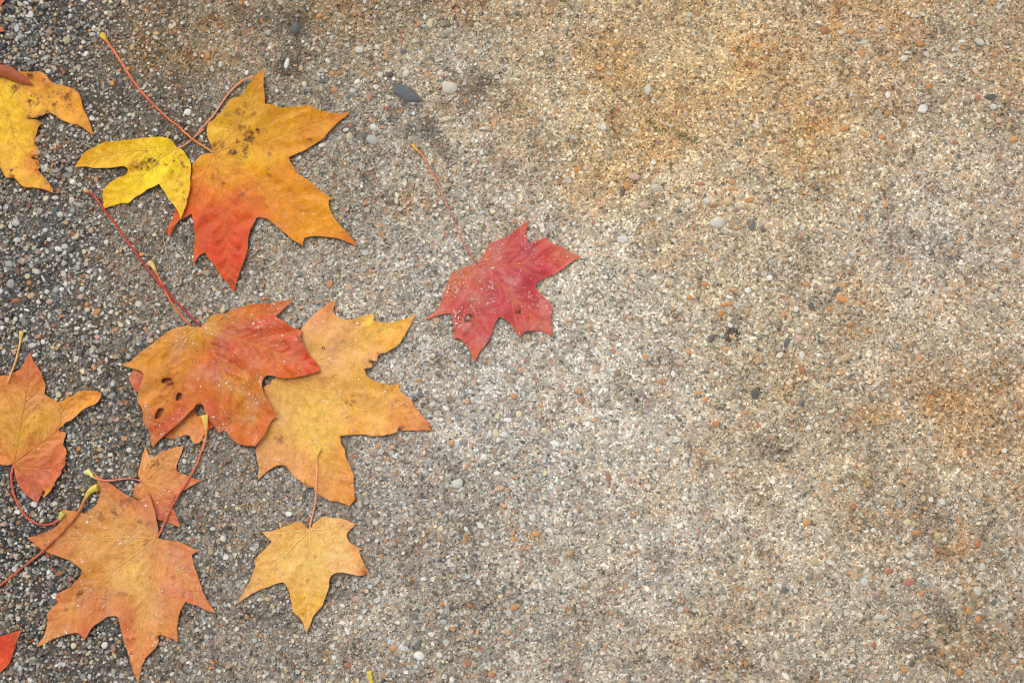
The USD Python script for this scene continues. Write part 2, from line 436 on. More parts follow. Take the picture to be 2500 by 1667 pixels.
def outline(p, ragged, seed):
    """The traced outline with finely uneven edges, about 1 mm between points."""
    p = np.vstack([p, p[:1]])
    out = []
    for a, b in zip(p[:-1], p[1:]):
        n = max(1, int(np.linalg.norm(b - a) / 0.0010))
        out.append(a + (b - a) * (np.arange(n) / n)[:, None])
    o = np.vstack(out)
    # soften the traced corners except the sharp tips
    prev, nxt = np.roll(o, 1, 0), np.roll(o, -1, 0)
    d1, d2 = o - prev, nxt - o
    ang = np.abs(np.arctan2(d1[:, 0] * d2[:, 1] - d1[:, 1] * d2[:, 0], (d1 * d2).sum(1)))
    w = np.where(ang < 1.0, 0.5, 0.0)[:, None]
    for _ in range(2):
        o = o * (1 - w) + w * (np.roll(o, 1, 0) + np.roll(o, -1, 0)) / 2
    t = np.roll(o, -1, 0) - np.roll(o, 1, 0)
    nrm = np.stack([-t[:, 1], t[:, 0]], 1) / (np.linalg.norm(t, axis=1, keepdims=True) + 1e-9)
    k = fbm2(o[:, 0], o[:, 1], 420, seed, 2) * 0.0006 * ragged
    return o + nrm * k[:, None]


def make_leaf(frame, name, label, line, veins, colors, junction, holes=(), spots='', edge=(190, 100, 45), vein=(225, 175, 90), vein_mix=0.55, vein_r=0.00042,
              cup=0.0, wave=0.0016, bulge=0.0008, ragged=1.0, seed=1, spacing=0.0008, edge_mix=0.35, speck=0.25, dust=0.014, gain=(1.06, 1.03, 1.12), film=0.12):
    t = thing(name, label, 'leaf', 'fallen maple leaves')
    poly = outline(frame.xy(line), ragged, seed)
    hole_rings = []
    for h in holes:
        if isinstance(h, str):
            ring = frame.xy(h)
        else:
            u, v, a, b = h
            th = np.arange(14) * 2 * math.pi / 14
            wob = 1 + 0.18 * np.sin(th * 2 + u) + 0.12 * np.sin(3 * th + v)
            ring = frame.xy(np.stack([u + a / 2 * np.cos(th) * wob, v + b / 2 * np.sin(th) * wob], 1))
        ring = np.vstack([ring, ring[:1]])
        ring = np.vstack([a + (b - a) * (np.arange(k) / k)[:, None] for a, b in zip(ring[:-1], ring[1:]) for k in [max(1, int(np.linalg.norm(b - a) / 0.0008))]])
        hole_rings.append(ring)
    shape = Polygon(poly, hole_rings).buffer(0)
    if shape.geom_type != 'Polygon':
        shape = max(shape.geoms, key=lambda s: s.area)
    rings = [np.array(r.coords)[:-1] for r in [shape.exterior, *shape.interiors]]
    rings = [np.array(shapely.segmentize(shapely.LinearRing(r), 0.0009).coords)[:-1] for r in rings]
    edge_pts = np.vstack(rings)
    x0, y0, x1, y1 = shape.bounds
    ax, ay = np.meshgrid(np.arange(x0, x1, spacing), np.arange(y0, y1, spacing * 0.87))
    ax = ax + (np.arange(ax.shape[0]) % 2)[:, None] * spacing / 2
    inner = np.stack([ax.ravel(), ay.ravel()], 1)
    lr = np.random.default_rng(seed)
    inner += lr.uniform(-0.2, 0.2, inner.shape) * spacing
    inner = inner[shapely.contains_xy(shape, inner[:, 0], inner[:, 1])]
    tree = cKDTree(edge_pts)
    inner = inner[tree.query(inner)[0] > 0.0005]
    P = np.vstack([edge_pts, inner])
    tri = Delaunay(P).simplices
    cen = P[tri].mean(1)
    tri = tri[shapely.contains_xy(shape, cen[:, 0], cen[:, 1])]
    a, b, c = P[tri[:, 0]], P[tri[:, 1]], P[tri[:, 2]]
    area = (b[:, 0] - a[:, 0]) * (c[:, 1] - a[:, 1]) - (b[:, 1] - a[:, 1]) * (c[:, 0] - a[:, 0])
    tri[area < 0] = tri[area < 0][:, ::-1]
    tri = tri[np.abs(area) > 1e-12]
    used = np.unique(tri)
    back = np.full(len(P), -1)
    back[used] = np.arange(len(used))
    P, tri = P[used], back[tri]
    # veins in the plane
    vl = []
    n_drawn = [s_.count(';') for s_ in veins]
    for s in veins:
        main, *branches = [spline(frame.xy(x), 0.0012) for x in s.split(';')]
        k, side = int(0.006 / 0.0012), 1
        br = np.random.default_rng(seed * 7 + len(vl))
        length = len(main)
        while k < length - 6:                                   # finer side veins, left and right in turn
            tg = main[k + 2] - main[k - 2]
            tg /= np.linalg.norm(tg) + 1e-9
            an = side * math.radians(br.uniform(36, 52))
            dr = np.array([tg[0] * math.cos(an) - tg[1] * math.sin(an), tg[0] * math.sin(an) + tg[1] * math.cos(an)])
            ln_ = br.uniform(0.007, 0.013) * (1 - 0.5 * k / length)
            tt = np.linspace(0, 1, 12)[:, None]
            line_ = main[k] + dr * ln_ * tt + tg * ln_ * 0.22 * tt**2
            ok = shapely.contains_xy(shape, line_[:, 0], line_[:, 1])
            stop = len(ok) if ok.all() else int(np.argmin(ok))
            if stop > 4:
                branches.append(line_[:stop])
            k += int(br.uniform(0.0022, 0.0042) / 0.0012) + 1
            side = -side
        vl.append([main, *branches])
    allv = np.vstack([x for g in vl for x in g])
    mainv = np.vstack([g[0] for g in vl])
    dv = cKDTree(allv).query(P)[0]
    de = cKDTree(edge_pts).query(P)[0]
    j = frame.xy([junction])[0]
    rad = np.linalg.norm(P - j, axis=1)
    # height: what lies below, plus the leaf's own waves, ribs and curl
    under = ndimage.gaussian_filter(ndimage.grey_dilation(H, size=5), 2.5)
    own = 0.00015 + 0.8 * wave * (fbm2(P[:, 0], P[:, 1], 45, seed + 3, 2) + 0.42)
    own += 1.5 * bulge * (1 - np.exp(-(dv / 0.0042) ** 2))
    cen0 = P.mean(0)
    rr = np.linalg.norm(P - cen0, axis=1) / 0.05
    own += 0.55 * cup * rr**2 * (0.6 + 1.2 * (fbm2(P[:, 0], P[:, 1], 30, seed + 5, 2) + 0.3))
    curl = fbm2(P[:, 0], P[:, 1], 60, seed + 8, 2)
    own += 0.0034 * np.clip(curl, -0.15, 0.4) * np.exp(-de / 0.0035)
    z = np.maximum(h_at(P[:, 0], P[:, 1], under) + own, h_at(P[:, 0], P[:, 1]) + 0.00025)
    # colour
    cc = np.array([[float(x) for x in s.split(',')] for s in colors.split()])
    cxy, clin = frame.xy(cc[:, :2]), lin(cc[:, 2:])
    warp = 0.006 * np.stack([fbm2(P[:, 0], P[:, 1], 70, seed + 11), fbm2(P[:, 0], P[:, 1], 70, seed + 12)], 1)

    def color_of(p, w=0):
        return idw(p + w, cxy, clin, 3.2, 0.002)
    col = color_of(P, warp)
    ev = np.exp(-(de / 0.0011) ** 1.2)[:, None] * edge_mix * np.clip(0.55 + 2.2 * fbm2(P[:, 0], P[:, 1], 130, seed + 14), 0.1, 1.3)[:, None]
    col = col * (1 - ev) + lin(edge) * ev
    vv = np.exp(-(dv / 0.0008) ** 2)[:, None] * vein_mix * 0.48
    col = col * (1 - vv) + lin(vein) * vv
    blot = np.clip(fbm2(P[:, 0], P[:, 1], 190, seed + 17, 3) * 5 - 1.05, 0, 1)[:, None] * speck       # brown freckles
    mott = fbm2(P[:, 0], P[:, 1], 130, seed + 61, 5)[:, None]
    col = col * (1 + mott * np.array([0.42, 0.62, 0.62]))
    col = np.clip(col * np.array(gain) + dust, 0, 0.85)
    fm = np.clip(fbm2(P[:, 0], P[:, 1], 95, seed + 67, 5) * 5 + 0.05, 0, 1)[:, None] * film            # a film of dried dust
    col = col * (1 - fm) + lin((214, 184, 172)) * fm
    col = col * (1 - blot) + col * np.array([0.50, 0.34, 0.25]) * blot
    for si, s in enumerate(spots.split()):                                                              # u,v,size,strength
        u, v, r, k = [float(x) for x in s.split(',')]
        pc = frame.xy([(u, v)])[0]
        sr = np.random.default_rng(seed * 100 + si)
        an, el = sr.uniform(0, math.pi), sr.uniform(1.0, 2.1)
        dx, dy = P[:, 0] - pc[0], P[:, 1] - pc[1]
        e1, e2 = dx * math.cos(an) + dy * math.sin(an), -dx * math.sin(an) + dy * math.cos(an)
        d = np.hypot(e1 / el**0.5, e2 * el**0.5) / (1.15 * r / frame.s * PX)
        d = d * (1 + 2.6 * fbm2(P[:, 0], P[:, 1], 650, seed + 19, 2)) + 1.2 * fbm2(P[:, 0], P[:, 1], 330, seed + 23, 2)
        w = (np.clip((1.25 - d) * 1.8, 0, 1) * min(1, 1.25 * k) * np.clip(0.8 + 1.6 * fbm2(P[:, 0], P[:, 1], 900, seed + 29, 1), 0.2, 1.1))[:, None]
        col = col * (1 - w) + (col * np.array([0.20, 0.10, 0.08]) + lin((44, 28, 14)) * 0.5) * w
    # a thin closed sheet
    n = len(P)
    top, bot = np.column_stack([P, z]), np.column_stack([P, z - 0.00022])
    e = np.sort(np.vstack([tri[:, [0, 1]], tri[:, [1, 2]], tri[:, [2, 0]]]), 1)
    ed = np.vstack([tri[:, [0, 1]], tri[:, [1, 2]], tri[:, [2, 0]]])
    key = e[:, 0] * n + e[:, 1]
    _, inv, cnt = np.unique(key, return_inverse=True, return_counts=True)
    be = ed[cnt[inv] == 1]
    rim = np.vstack([np.stack([be[:, 0], be[:, 0] + n, be[:, 1] + n], 1), np.stack([be[:, 0], be[:, 1] + n, be[:, 1]], 1)])
    obj('blade', np.vstack([top, bot]), np.vstack([tri, tri[:, ::-1] + n, rim]), M_leaf, t, np.vstack([col, col * 0.8 + 0.05]))
    h_raise(P[:, 0], P[:, 1], z, 3)
    zt = cKDTree(P)

    def z_on(p):
        d, k = zt.query(p, k=3)
        w = 1 / (d + 1e-5)
        return (z[k] * w).sum(1) / w.sum(1)
    for gi, g in enumerate(vl):
        vs, fs, cs, o = [], [], [], 0
        for bi, line_ in enumerate(g):
            inside = shapely.contains_xy(shape.buffer(0.0003), line_[:, 0], line_[:, 1])
            line_ = line_[inside]
            if len(line_) < 4:
                continue
            s = np.linspace(0, 1, len(line_))
            r = 1.15 * (vein_r if bi == 0 else vein_r * (0.55 if bi <= n_drawn[gi] else 0.36)) * (1 - 0.72 * s)
            p3 = np.column_stack([line_, ndimage.gaussian_filter1d(z_on(line_), 1.0) + (0.00010 if bi == 0 else 0.00004)])
            base = color_of(line_)
            c = base * (1 - vein_mix) + lin(vein) * vein_mix
            v_, f_, c_ = tube(p3, r, c, 6, 0.55)
            vs.append(v_); fs.append(f_ + o); cs.append(c_); o += len(v_)
        if vs:
            obj('vein', np.vstack(vs), np.vstack(fs), M_leaf, t, np.vstack(cs))
    LEAF_POLYS.append(shape)
    LEAVES[name + str(len(LEAVES))] = (t, shape, j)
    return t, shape, z_on


def make_stem(parent, path_px, colors, r0, r1, base_r, base_len=0.006, base_color=(225, 190, 80), lift=0.0, start_z=None, flare=1.0):
    """A leaf stalk along photograph pixels from the leaf to its swollen yellow foot; colours run from leaf to foot."""
    p = spline(ground_at(path_px[:, 0], path_px[:, 1], 0.002), 0.0012)
    p += 0.0011 * np.stack([fbm2(p[:, 0], p[:, 1], 70, 91), fbm2(p[:, 0], p[:, 1], 160, 92)], 1)
    L = np.concatenate([[0], np.cumsum(np.linalg.norm(np.diff(p, axis=0), axis=1))])
    s = L / L[-1]
    r = (r0 + (r1 - r0) * s) * (1 + 0.5 * fbm2(p[:, 0], p[:, 1], 110, 93))
    grow = np.clip((s * L[-1] - (L[-1] - base_len)) / base_len, 0, 1)
    r = r + (base_r - r1) * grow**1.3 * flare
    z = h_at(p[:, 0], p[:, 1]) + r * 0.85
    z = ndimage.maximum_filter1d(z, 7)
    z = ndimage.gaussian_filter1d(z, 4.0, mode='nearest')
    z = np.maximum(z, h_at(p[:, 0], p[:, 1]) + r * 0.6)
    z += lift * np.sin(np.clip(s * 1.15, 0, 1) * math.pi)
    if start_z is not None:
        w = np.exp(-(L / 0.006) ** 2)
        z = z * (1 - w) + w * start_z
    ck = lin(np.array(colors))
    c = np.stack([np.interp(s, np.linspace(0, 1, len(ck)), ck[:, k]) for k in range(3)], 1)
    c = c * (1 + 0.8 * fbm2(p[:, 0], p[:, 1], 160, 77, 4))[:, None]
    b = np.clip(grow * 2.2, 0, 1)[:, None]
    c = c * (1 - b) + lin(base_color) * b
    cut = max(3, int(np.searchsorted(L, L[-1] - base_len)) + 1)
    p3 = np.column_stack([p, z])
    v, f, cc = tube(p3[:cut], r[:cut], c[:cut], 10)
    prim = obj('stem', v, f, M_stem, parent, cc)
    # rounded foot, its colour darkening toward the very end
    q3, rr, qc = p3[cut - 1:], r[cut - 1:] * 1.02, c[cut - 1:]
    tip = q3[-1] - q3[-2]
    q3 = np.vstack([q3, q3[-1] + tip * 0.4, q3[-1] + tip * 0.5])
    rr = np.concatenate([rr, [rr[-1] * 0.8, rr[-1] * 0.45]])
    qc = np.vstack([qc, qc[-1:] * 0.9, qc[-1:] * 0.45])
    v, f, cc = tube(q3, rr, qc, 10)
    obj('stem_base', v, f, M_stem, prim, cc)
    h_raise(p[:, 0], p[:, 1], z + r, 3)
    STALKS.append(p)
    return prim


A1 = Frame(400, 100, 2.412)
A2 = Frame(150, 300, 3.4857)
A4 = Frame(950, 330, 2.614)
A5 = Frame(280, 680, 3.4836)
A6 = Frame(600, 700, 2.85)
A3 = Frame(0, 780, 2.852)
A8 = Frame(50, 1050, 2.542)
A9 = Frame(550, 1050, 3.0737)
A0 = Frame(0, 0, 3.136)
AC = Frame(0, 1100, 2.767)

# big orange leaf with a red lobe, upper left
leaf1, shape1, z1 = make_leaf(A1, 'maple_leaf', 'large golden orange maple leaf with one red lobe, partly under the small yellow leaf', '''
293,655 283,620 268,590 260,560 258,520 268,482 290,478 325,440 365,405 372,380 400,345 440,335 470,320 490,290 520,250 545,212 570,185 598,160 594,215
592,270 600,320 600,375 640,382 700,400 745,393 800,392 840,382 862,382 880,398 930,415 990,428 1040,428 1097,418 1075,445 1020,485 975,540 940,585
880,615 830,650 775,672 738,690 748,720 770,745 790,785 850,820 890,850 920,885 960,910 1000,933 975,938 972,965 985,1010 1010,1050 1040,1090 1080,1130
1115,1170 1140,1210 1090,1190 1030,1165 960,1155 880,1152 830,1160 820,1185 822,1207 790,1190 750,1165 720,1135 680,1105 650,1080 620,1055 585,1042
550,1040 540,1065 515,1110 500,1160 498,1220 480,1290 455,1350 430,1420 415,1480 395,1465 390,1440 360,1410 330,1370 300,1320 270,1285 245,1248 215,1260
195,1285 180,1312 174,1280 178,1220 184,1150 180,1080 165,1018 120,1045 80,1070 50,1110 33,1157 25,1130 35,1080 60,1040 70,1000 110,960 150,880 165,800
172,730 195,705 215,680 245,668 285,662''',
    ['296,660 310,740 340,880 360,1000 375,1200 395,1370 410,1465;360,1010 300,1060 215,1120 185,1260;372,1150 430,1090 500,1050',
     '300,662 450,770 540,830 700,930 850,1030 1000,1120 1130,1203;540,830 560,920 590,990;700,930 850,900 980,935;760,975 800,1080 820,1190',
     '305,655 400,625 540,600 700,550 900,480 1090,422;540,600 640,470 830,395;560,597 700,620 880,610',
     '300,640 420,520 500,380 560,260 592,172;420,520 300,500 280,485',
     '290,665 250,760 205,880 150,980 90,1060 35,1150'],
    '''500,330,205,150,34 570,210,205,130,35 330,450,214,160,48 300,560,224,175,70 480,480,205,150,40 700,450,212,148,30 900,450,212,142,32 1070,425,208,125,32
    700,580,214,148,28 880,560,212,138,32 600,680,220,160,28 480,680,222,168,34 600,780,222,148,32 750,780,218,136,28 850,870,216,136,36 950,960,220,145,28
    1000,1080,222,145,26 1100,1180,208,118,36 800,1120,222,146,26 700,1020,220,138,30 640,900,218,138,42 560,960,215,112,42 520,900,216,122,42 440,800,222,142,46
    350,720,224,160,60 240,700,226,158,62 200,780,222,132,48 300,820,220,138,50 250,900,218,110,46 420,950,212,92,42 320,1020,210,80,46 230,1080,204,72,48
    420,1080,210,72,40 350,1180,208,66,46 460,1180,210,70,38 300,1250,206,66,48 410,1300,208,64,44 400,1420,198,72,40 190,1240,205,84,48 180,900,214,100,36
    120,1000,214,78,26 50,1100,210,82,28 510,1060,212,84,40''', (293, 655),
    spots='550,525,12,.8 405,655,22,.75 475,645,26,.8 500,560,24,.55 515,590,18,.7 455,510,18,.7 520,560,20,.7 480,385,22,.5 440,410,18,.5 625,665,12,.6 345,840,14,.5 290,800,14,.5 465,905,12,.4 400,480,12,.4 530,435,12,.5 310,630,20,.6 340,615,16,.5 370,440,14,.4 620,795,14,.4 595,530,12,.3 440,1215,12,.4 400,1425,18,.5 860,590,14,.4',
    edge=(205, 115, 32), vein=(222, 160, 70), vein_mix=0.3, cup=0.0012, seed=101, speck=0.75, dust=0.0, film=0.0, gain=(0.99, 1.0, 0.5))

leaf2, shape2, z2 = make_leaf(A2, 'maple_leaf', 'small bright yellow three-lobed leaf with dark brown blemishes', '''
980,215 965,180 945,150 880,130 780,125 700,130 600,145 520,160 440,168 375,172 340,190 280,220 210,260 170,310 140,350 120,388 160,378 220,375 270,388
340,390 420,390 490,375 545,375 570,395 565,430 540,450 480,475 420,510 370,560 352,620 358,680 348,745 400,715 460,700 520,680 570,692 600,670 625,640
680,610 730,575 790,555 840,525 860,560 890,600 920,660 970,710 1005,760 1025,828 1045,780 1070,710 1085,650 1105,590 1110,520 1105,460 1118,410 1110,350
1085,310 1060,260 1020,222''',
    ['980,215 860,230 600,240 380,280 250,320 130,380', '980,217 850,300 740,400 600,530 470,630 358,735', '985,218 1010,330 1035,480 1040,640 1025,815'],
    '''880,180,226,192,36 700,180,226,190,32 500,200,226,182,36 350,230,224,174,42 220,310,222,170,46 140,365,220,160,40 420,350,226,180,48 600,300,226,186,40
    650,360,212,160,44 780,280,228,196,34 880,300,228,198,22 720,440,228,200,14 600,520,228,196,14 480,580,228,190,20 400,660,226,180,28 780,480,228,200,16
    870,420,228,198,34 940,500,228,192,62 930,400,228,194,42 1000,620,226,186,60 1060,400,228,190,56 1090,500,226,180,62 1030,760,226,178,40 1040,280,226,196,40''', (980, 215),
    spots='690,350,34,.8 640,340,24,.5 790,350,28,.75 730,385,22,.7 610,365,22,.45 1020,335,18,.7 1035,375,14,.7 1010,280,12,.6 960,325,9,.7 905,360,10,.8 945,432,12,.5 1030,520,16,.5 1045,600,12,.6 1050,650,10,.5 1080,385,8,.6 530,180,9,.6 830,468,6,.7 985,580,6,.6 1020,680,8,.5 850,225,8,.5 820,260,8,.5 545,395,20,.5 990,245,10,.5 1000,310,8,.6 840,215,6,.5 1100,560,10,.4 700,150,5,.5',
    edge=(215, 165, 40), vein=(236, 205, 70), vein_mix=0.35, cup=0.0028, bulge=0.0012, seed=202, speck=0.3, dust=0.0, film=0.0, gain=(1.06, 1.0, 0.48))

leaf4, shape4, z4 = make_leaf(A4, 'maple_leaf', 'small crimson maple leaf dusted with sand, alone at the middle', '''
565,820 580,810 600,770 625,720 650,690 700,670 745,650 790,620 830,590 865,562 895,538 880,590 872,620 880,660 888,690 920,680 960,670 990,660 1005,646
1015,680 1060,700 1105,712 1150,740 1190,765 1228,775 1180,800 1140,830 1105,860 1060,885 1000,910 960,930 938,950 935,975 960,1010 995,1035 1020,1065
1048,1098 1040,1130 1030,1165 1035,1210 1045,1245 1038,1284 1005,1262 975,1250 930,1250 880,1250 850,1262 840,1292 820,1275 800,1240 770,1195 735,1170
705,1162 685,1185 670,1220 655,1265 635,1310 610,1345 585,1370 570,1400 548,1450 535,1430 525,1390 500,1350 470,1310 440,1295 410,1300 415,1270 412,1220
408,1170 395,1138 350,1140 310,1150 270,1165 235,1180 212,1188 250,1156 290,1130 315,1095 335,1050 345,1010 365,970 380,920 393,882 420,872 455,855 490,840
530,828''',
    ['567,824 565,900 562,1000 553,1100 552,1250 548,1440;560,1060 480,1150 415,1290;556,1090 640,1250',
     '570,824 640,870 720,960 790,1040 870,1110 960,1200 1035,1278;790,1040 800,1150 840,1285;850,1095 960,1080 1045,1100',
     '572,822 700,828 850,822 1000,800 1220,775;850,822 940,730 1003,652;800,826 900,880 1000,905',
     '570,818 640,770 720,730 830,640 892,542', '562,824 500,890 430,970 350,1070 240,1178'],
    '''620,760,208,96,70 700,720,196,70,72 800,660,190,60,70 870,600,204,74,62 760,780,188,62,74 900,740,184,72,86 980,700,200,62,58 1090,770,200,78,42
    1190,775,212,94,70 1000,830,186,44,56 1100,830,196,64,64 850,860,184,62,76 900,920,178,36,52 960,1000,188,44,54 1020,1100,198,62,60 900,1080,184,46,54
    1000,1200,200,70,62 940,1200,196,74,60 850,1200,196,72,62 780,1120,182,44,52 700,1060,184,48,58 640,960,190,66,76 600,900,200,92,90 680,900,188,60,76
    600,1080,180,44,52 500,1000,196,72,66 430,920,206,98,66 480,870,210,108,70 380,1020,204,92,74 330,1120,204,96,84 440,1080,190,60,64 500,1120,186,58,66
    460,1230,198,76,74 560,1260,192,70,72 620,1270,190,62,62 540,1380,206,92,72 240,1178,208,120,92''', (567, 822),
    holes=[(500, 1163, 28, 30), (826, 1132, 15, 17), (808, 1134, 8, 8)], spots='565,822,14,.8 500,1163,24,.9 826,1132,14,.8 690,772,6,.7',
    edge=(216, 112, 84), vein=(226, 130, 86), vein_mix=0.6, vein_r=0.0004, cup=0.0010, seed=303, speck=0.25, dust=0.012, film=0.2, gain=(0.98, 1.05, 1.05), edge_mix=0.5)

leaf10, shape10, z10 = make_leaf(A5, 'maple_leaf', 'amber leaf mostly hidden beneath the red and orange leaf, only its tips showing', '''
645,410 760,430 900,500 1050,620 1150,800 1100,950 1000,1100 900,1200 850,1250 800,1290 757,1330 745,1370 720,1403 680,1403 655,1375 640,1335 600,1325
560,1345 520,1367 470,1357 425,1350 440,1320 420,1260 350,1200 290,1080 215,980 160,930 135,885 116,848 140,800 160,775 240,760 350,640 480,500''',
    ['645,410 500,620 300,800 120,850', '648,415 640,800 600,1100 500,1360', '652,412 720,800 740,1050 700,1400'],
    '''160,860,198,92,52 220,930,196,86,50 250,830,180,80,50 480,900,150,72,40 600,1000,150,70,40 560,1330,212,140,62 470,1330,206,112,52 650,1250,212,132,52
    700,1370,214,138,66 740,1300,210,120,50 830,1240,204,84,36 620,1150,206,120,50''', (645, 410), holes=[(745, 1112, 120, 110)],
    edge=(200, 105, 55), seed=404, speck=0.2, wave=0.001)

leaf6, shape6, z6 = make_leaf(A6, 'maple_leaf', 'large pale amber maple leaf with a torn bottom lobe, tucked under the red leaf', '''
205,630 280,560 350,470 375,370 385,300 395,280 430,240 480,190 540,140 585,110 630,85 625,120 610,150 612,185 650,215 690,232 750,225 800,212 850,195
880,185 892,205 890,235 930,250 1000,250 1060,240 1120,220 1160,205 1192,190 1165,230 1140,280 1115,330 1080,385 1050,420 1010,435 980,460 930,468 920,490
915,520 850,512 885,535 880,560 835,572 830,600 850,625 890,655 940,670 990,685 1030,680 1062,672 1070,715 1090,745 1140,775 1165,805 1175,830 1215,880
1250,920 1292,968 1285,1000 1240,995 1180,1000 1100,1000 1060,985 1060,1010 1010,1025 950,1035 880,1040 820,1025 740,1030 690,1030 665,1040 662,1090
690,1130 700,1190 730,1250 750,1310 752,1360 755,1420 762,1480 720,1527 690,1510 640,1490 590,1490 530,1455 480,1420 475,1390 430,1400 400,1360 340,1320
300,1270 270,1240 220,1238 170,1270 130,1300 92,1337 85,1310 95,1260 80,1200 70,1140 90,1080 130,1020 165,950 190,900 160,830 135,760 120,705 160,670''',
    ['207,640 250,700 320,820 400,960 500,1130 600,1290 720,1512;400,970 375,1100 370,1280;530,1170 640,1220 740,1290;600,1290 560,1440',
     '205,642 205,720 195,820 170,950 130,1180 92,1325;172,950 250,1060',
     '212,640 340,690 480,715 620,745 780,830 960,850 1130,915 1282,985;620,745 680,850 740,935;525,725 530,830 555,900;620,745 720,710 950,715;960,850 1000,760 1065,690',
     '215,632 330,580 450,530 640,450 800,370 950,290 1188,195;450,530 540,430 620,100;640,470 720,330 880,195;820,365 940,400'],
    '''500,220,222,152,88 600,130,212,132,72 700,270,224,166,90 860,230,228,176,62 850,330,226,172,76 950,300,228,178,66 1080,280,228,172,58 1170,215,216,146,46
    1000,400,224,164,62 600,300,220,160,92 600,450,218,164,98 500,400,220,164,80 450,480,216,160,82 560,560,216,162,92 800,480,222,168,76 900,480,220,150,58
    700,600,220,168,84 820,600,222,168,64 500,620,206,144,52 350,640,202,136,44 900,680,222,164,58 330,760,214,166,74 550,800,220,174,76 400,1000,224,184,76
    440,860,220,178,74 700,780,218,160,62 1000,750,222,160,60 1150,900,222,150,80 1060,840,222,156,66 1250,970,206,116,52 1100,970,218,140,60 900,950,224,168,76
    750,1000,224,156,60 640,960,224,176,74 550,1100,226,188,80 620,1180,220,156,62 700,1250,218,142,50 650,1400,214,138,48 720,1480,210,132,48 600,1470,212,144,64
    450,1300,214,150,78 330,1250,214,146,76 250,1150,210,150,82 300,1050,216,164,76 250,960,214,160,76 130,1250,218,148,80 100,1170,210,142,76 160,850,216,152,88
    250,860,214,164,80''', (205, 640), holes=[(540, 427, 22, 22)],
    spots='700,800,16,.45 740,815,20,.45 745,760,14,.3 930,300,14,.35 240,1070,26,.45 220,1050,18,.3 1078,988,18,.7 1070,1000,10,.6 870,520,16,.6 430,1390,20,.6 410,1375,14,.5 680,380,14,.25 835,575,12,.6 920,470,12,.5 1175,825,10,.5 1285,975,14,.45 720,905,12,.35 550,890,10,.3 660,1040,10,.5',
    edge=(196, 116, 48), vein=(232, 192, 96), vein_mix=0.55, cup=0.0006, ragged=1.4, seed=505, speck=0.3, vein_r=0.00046)

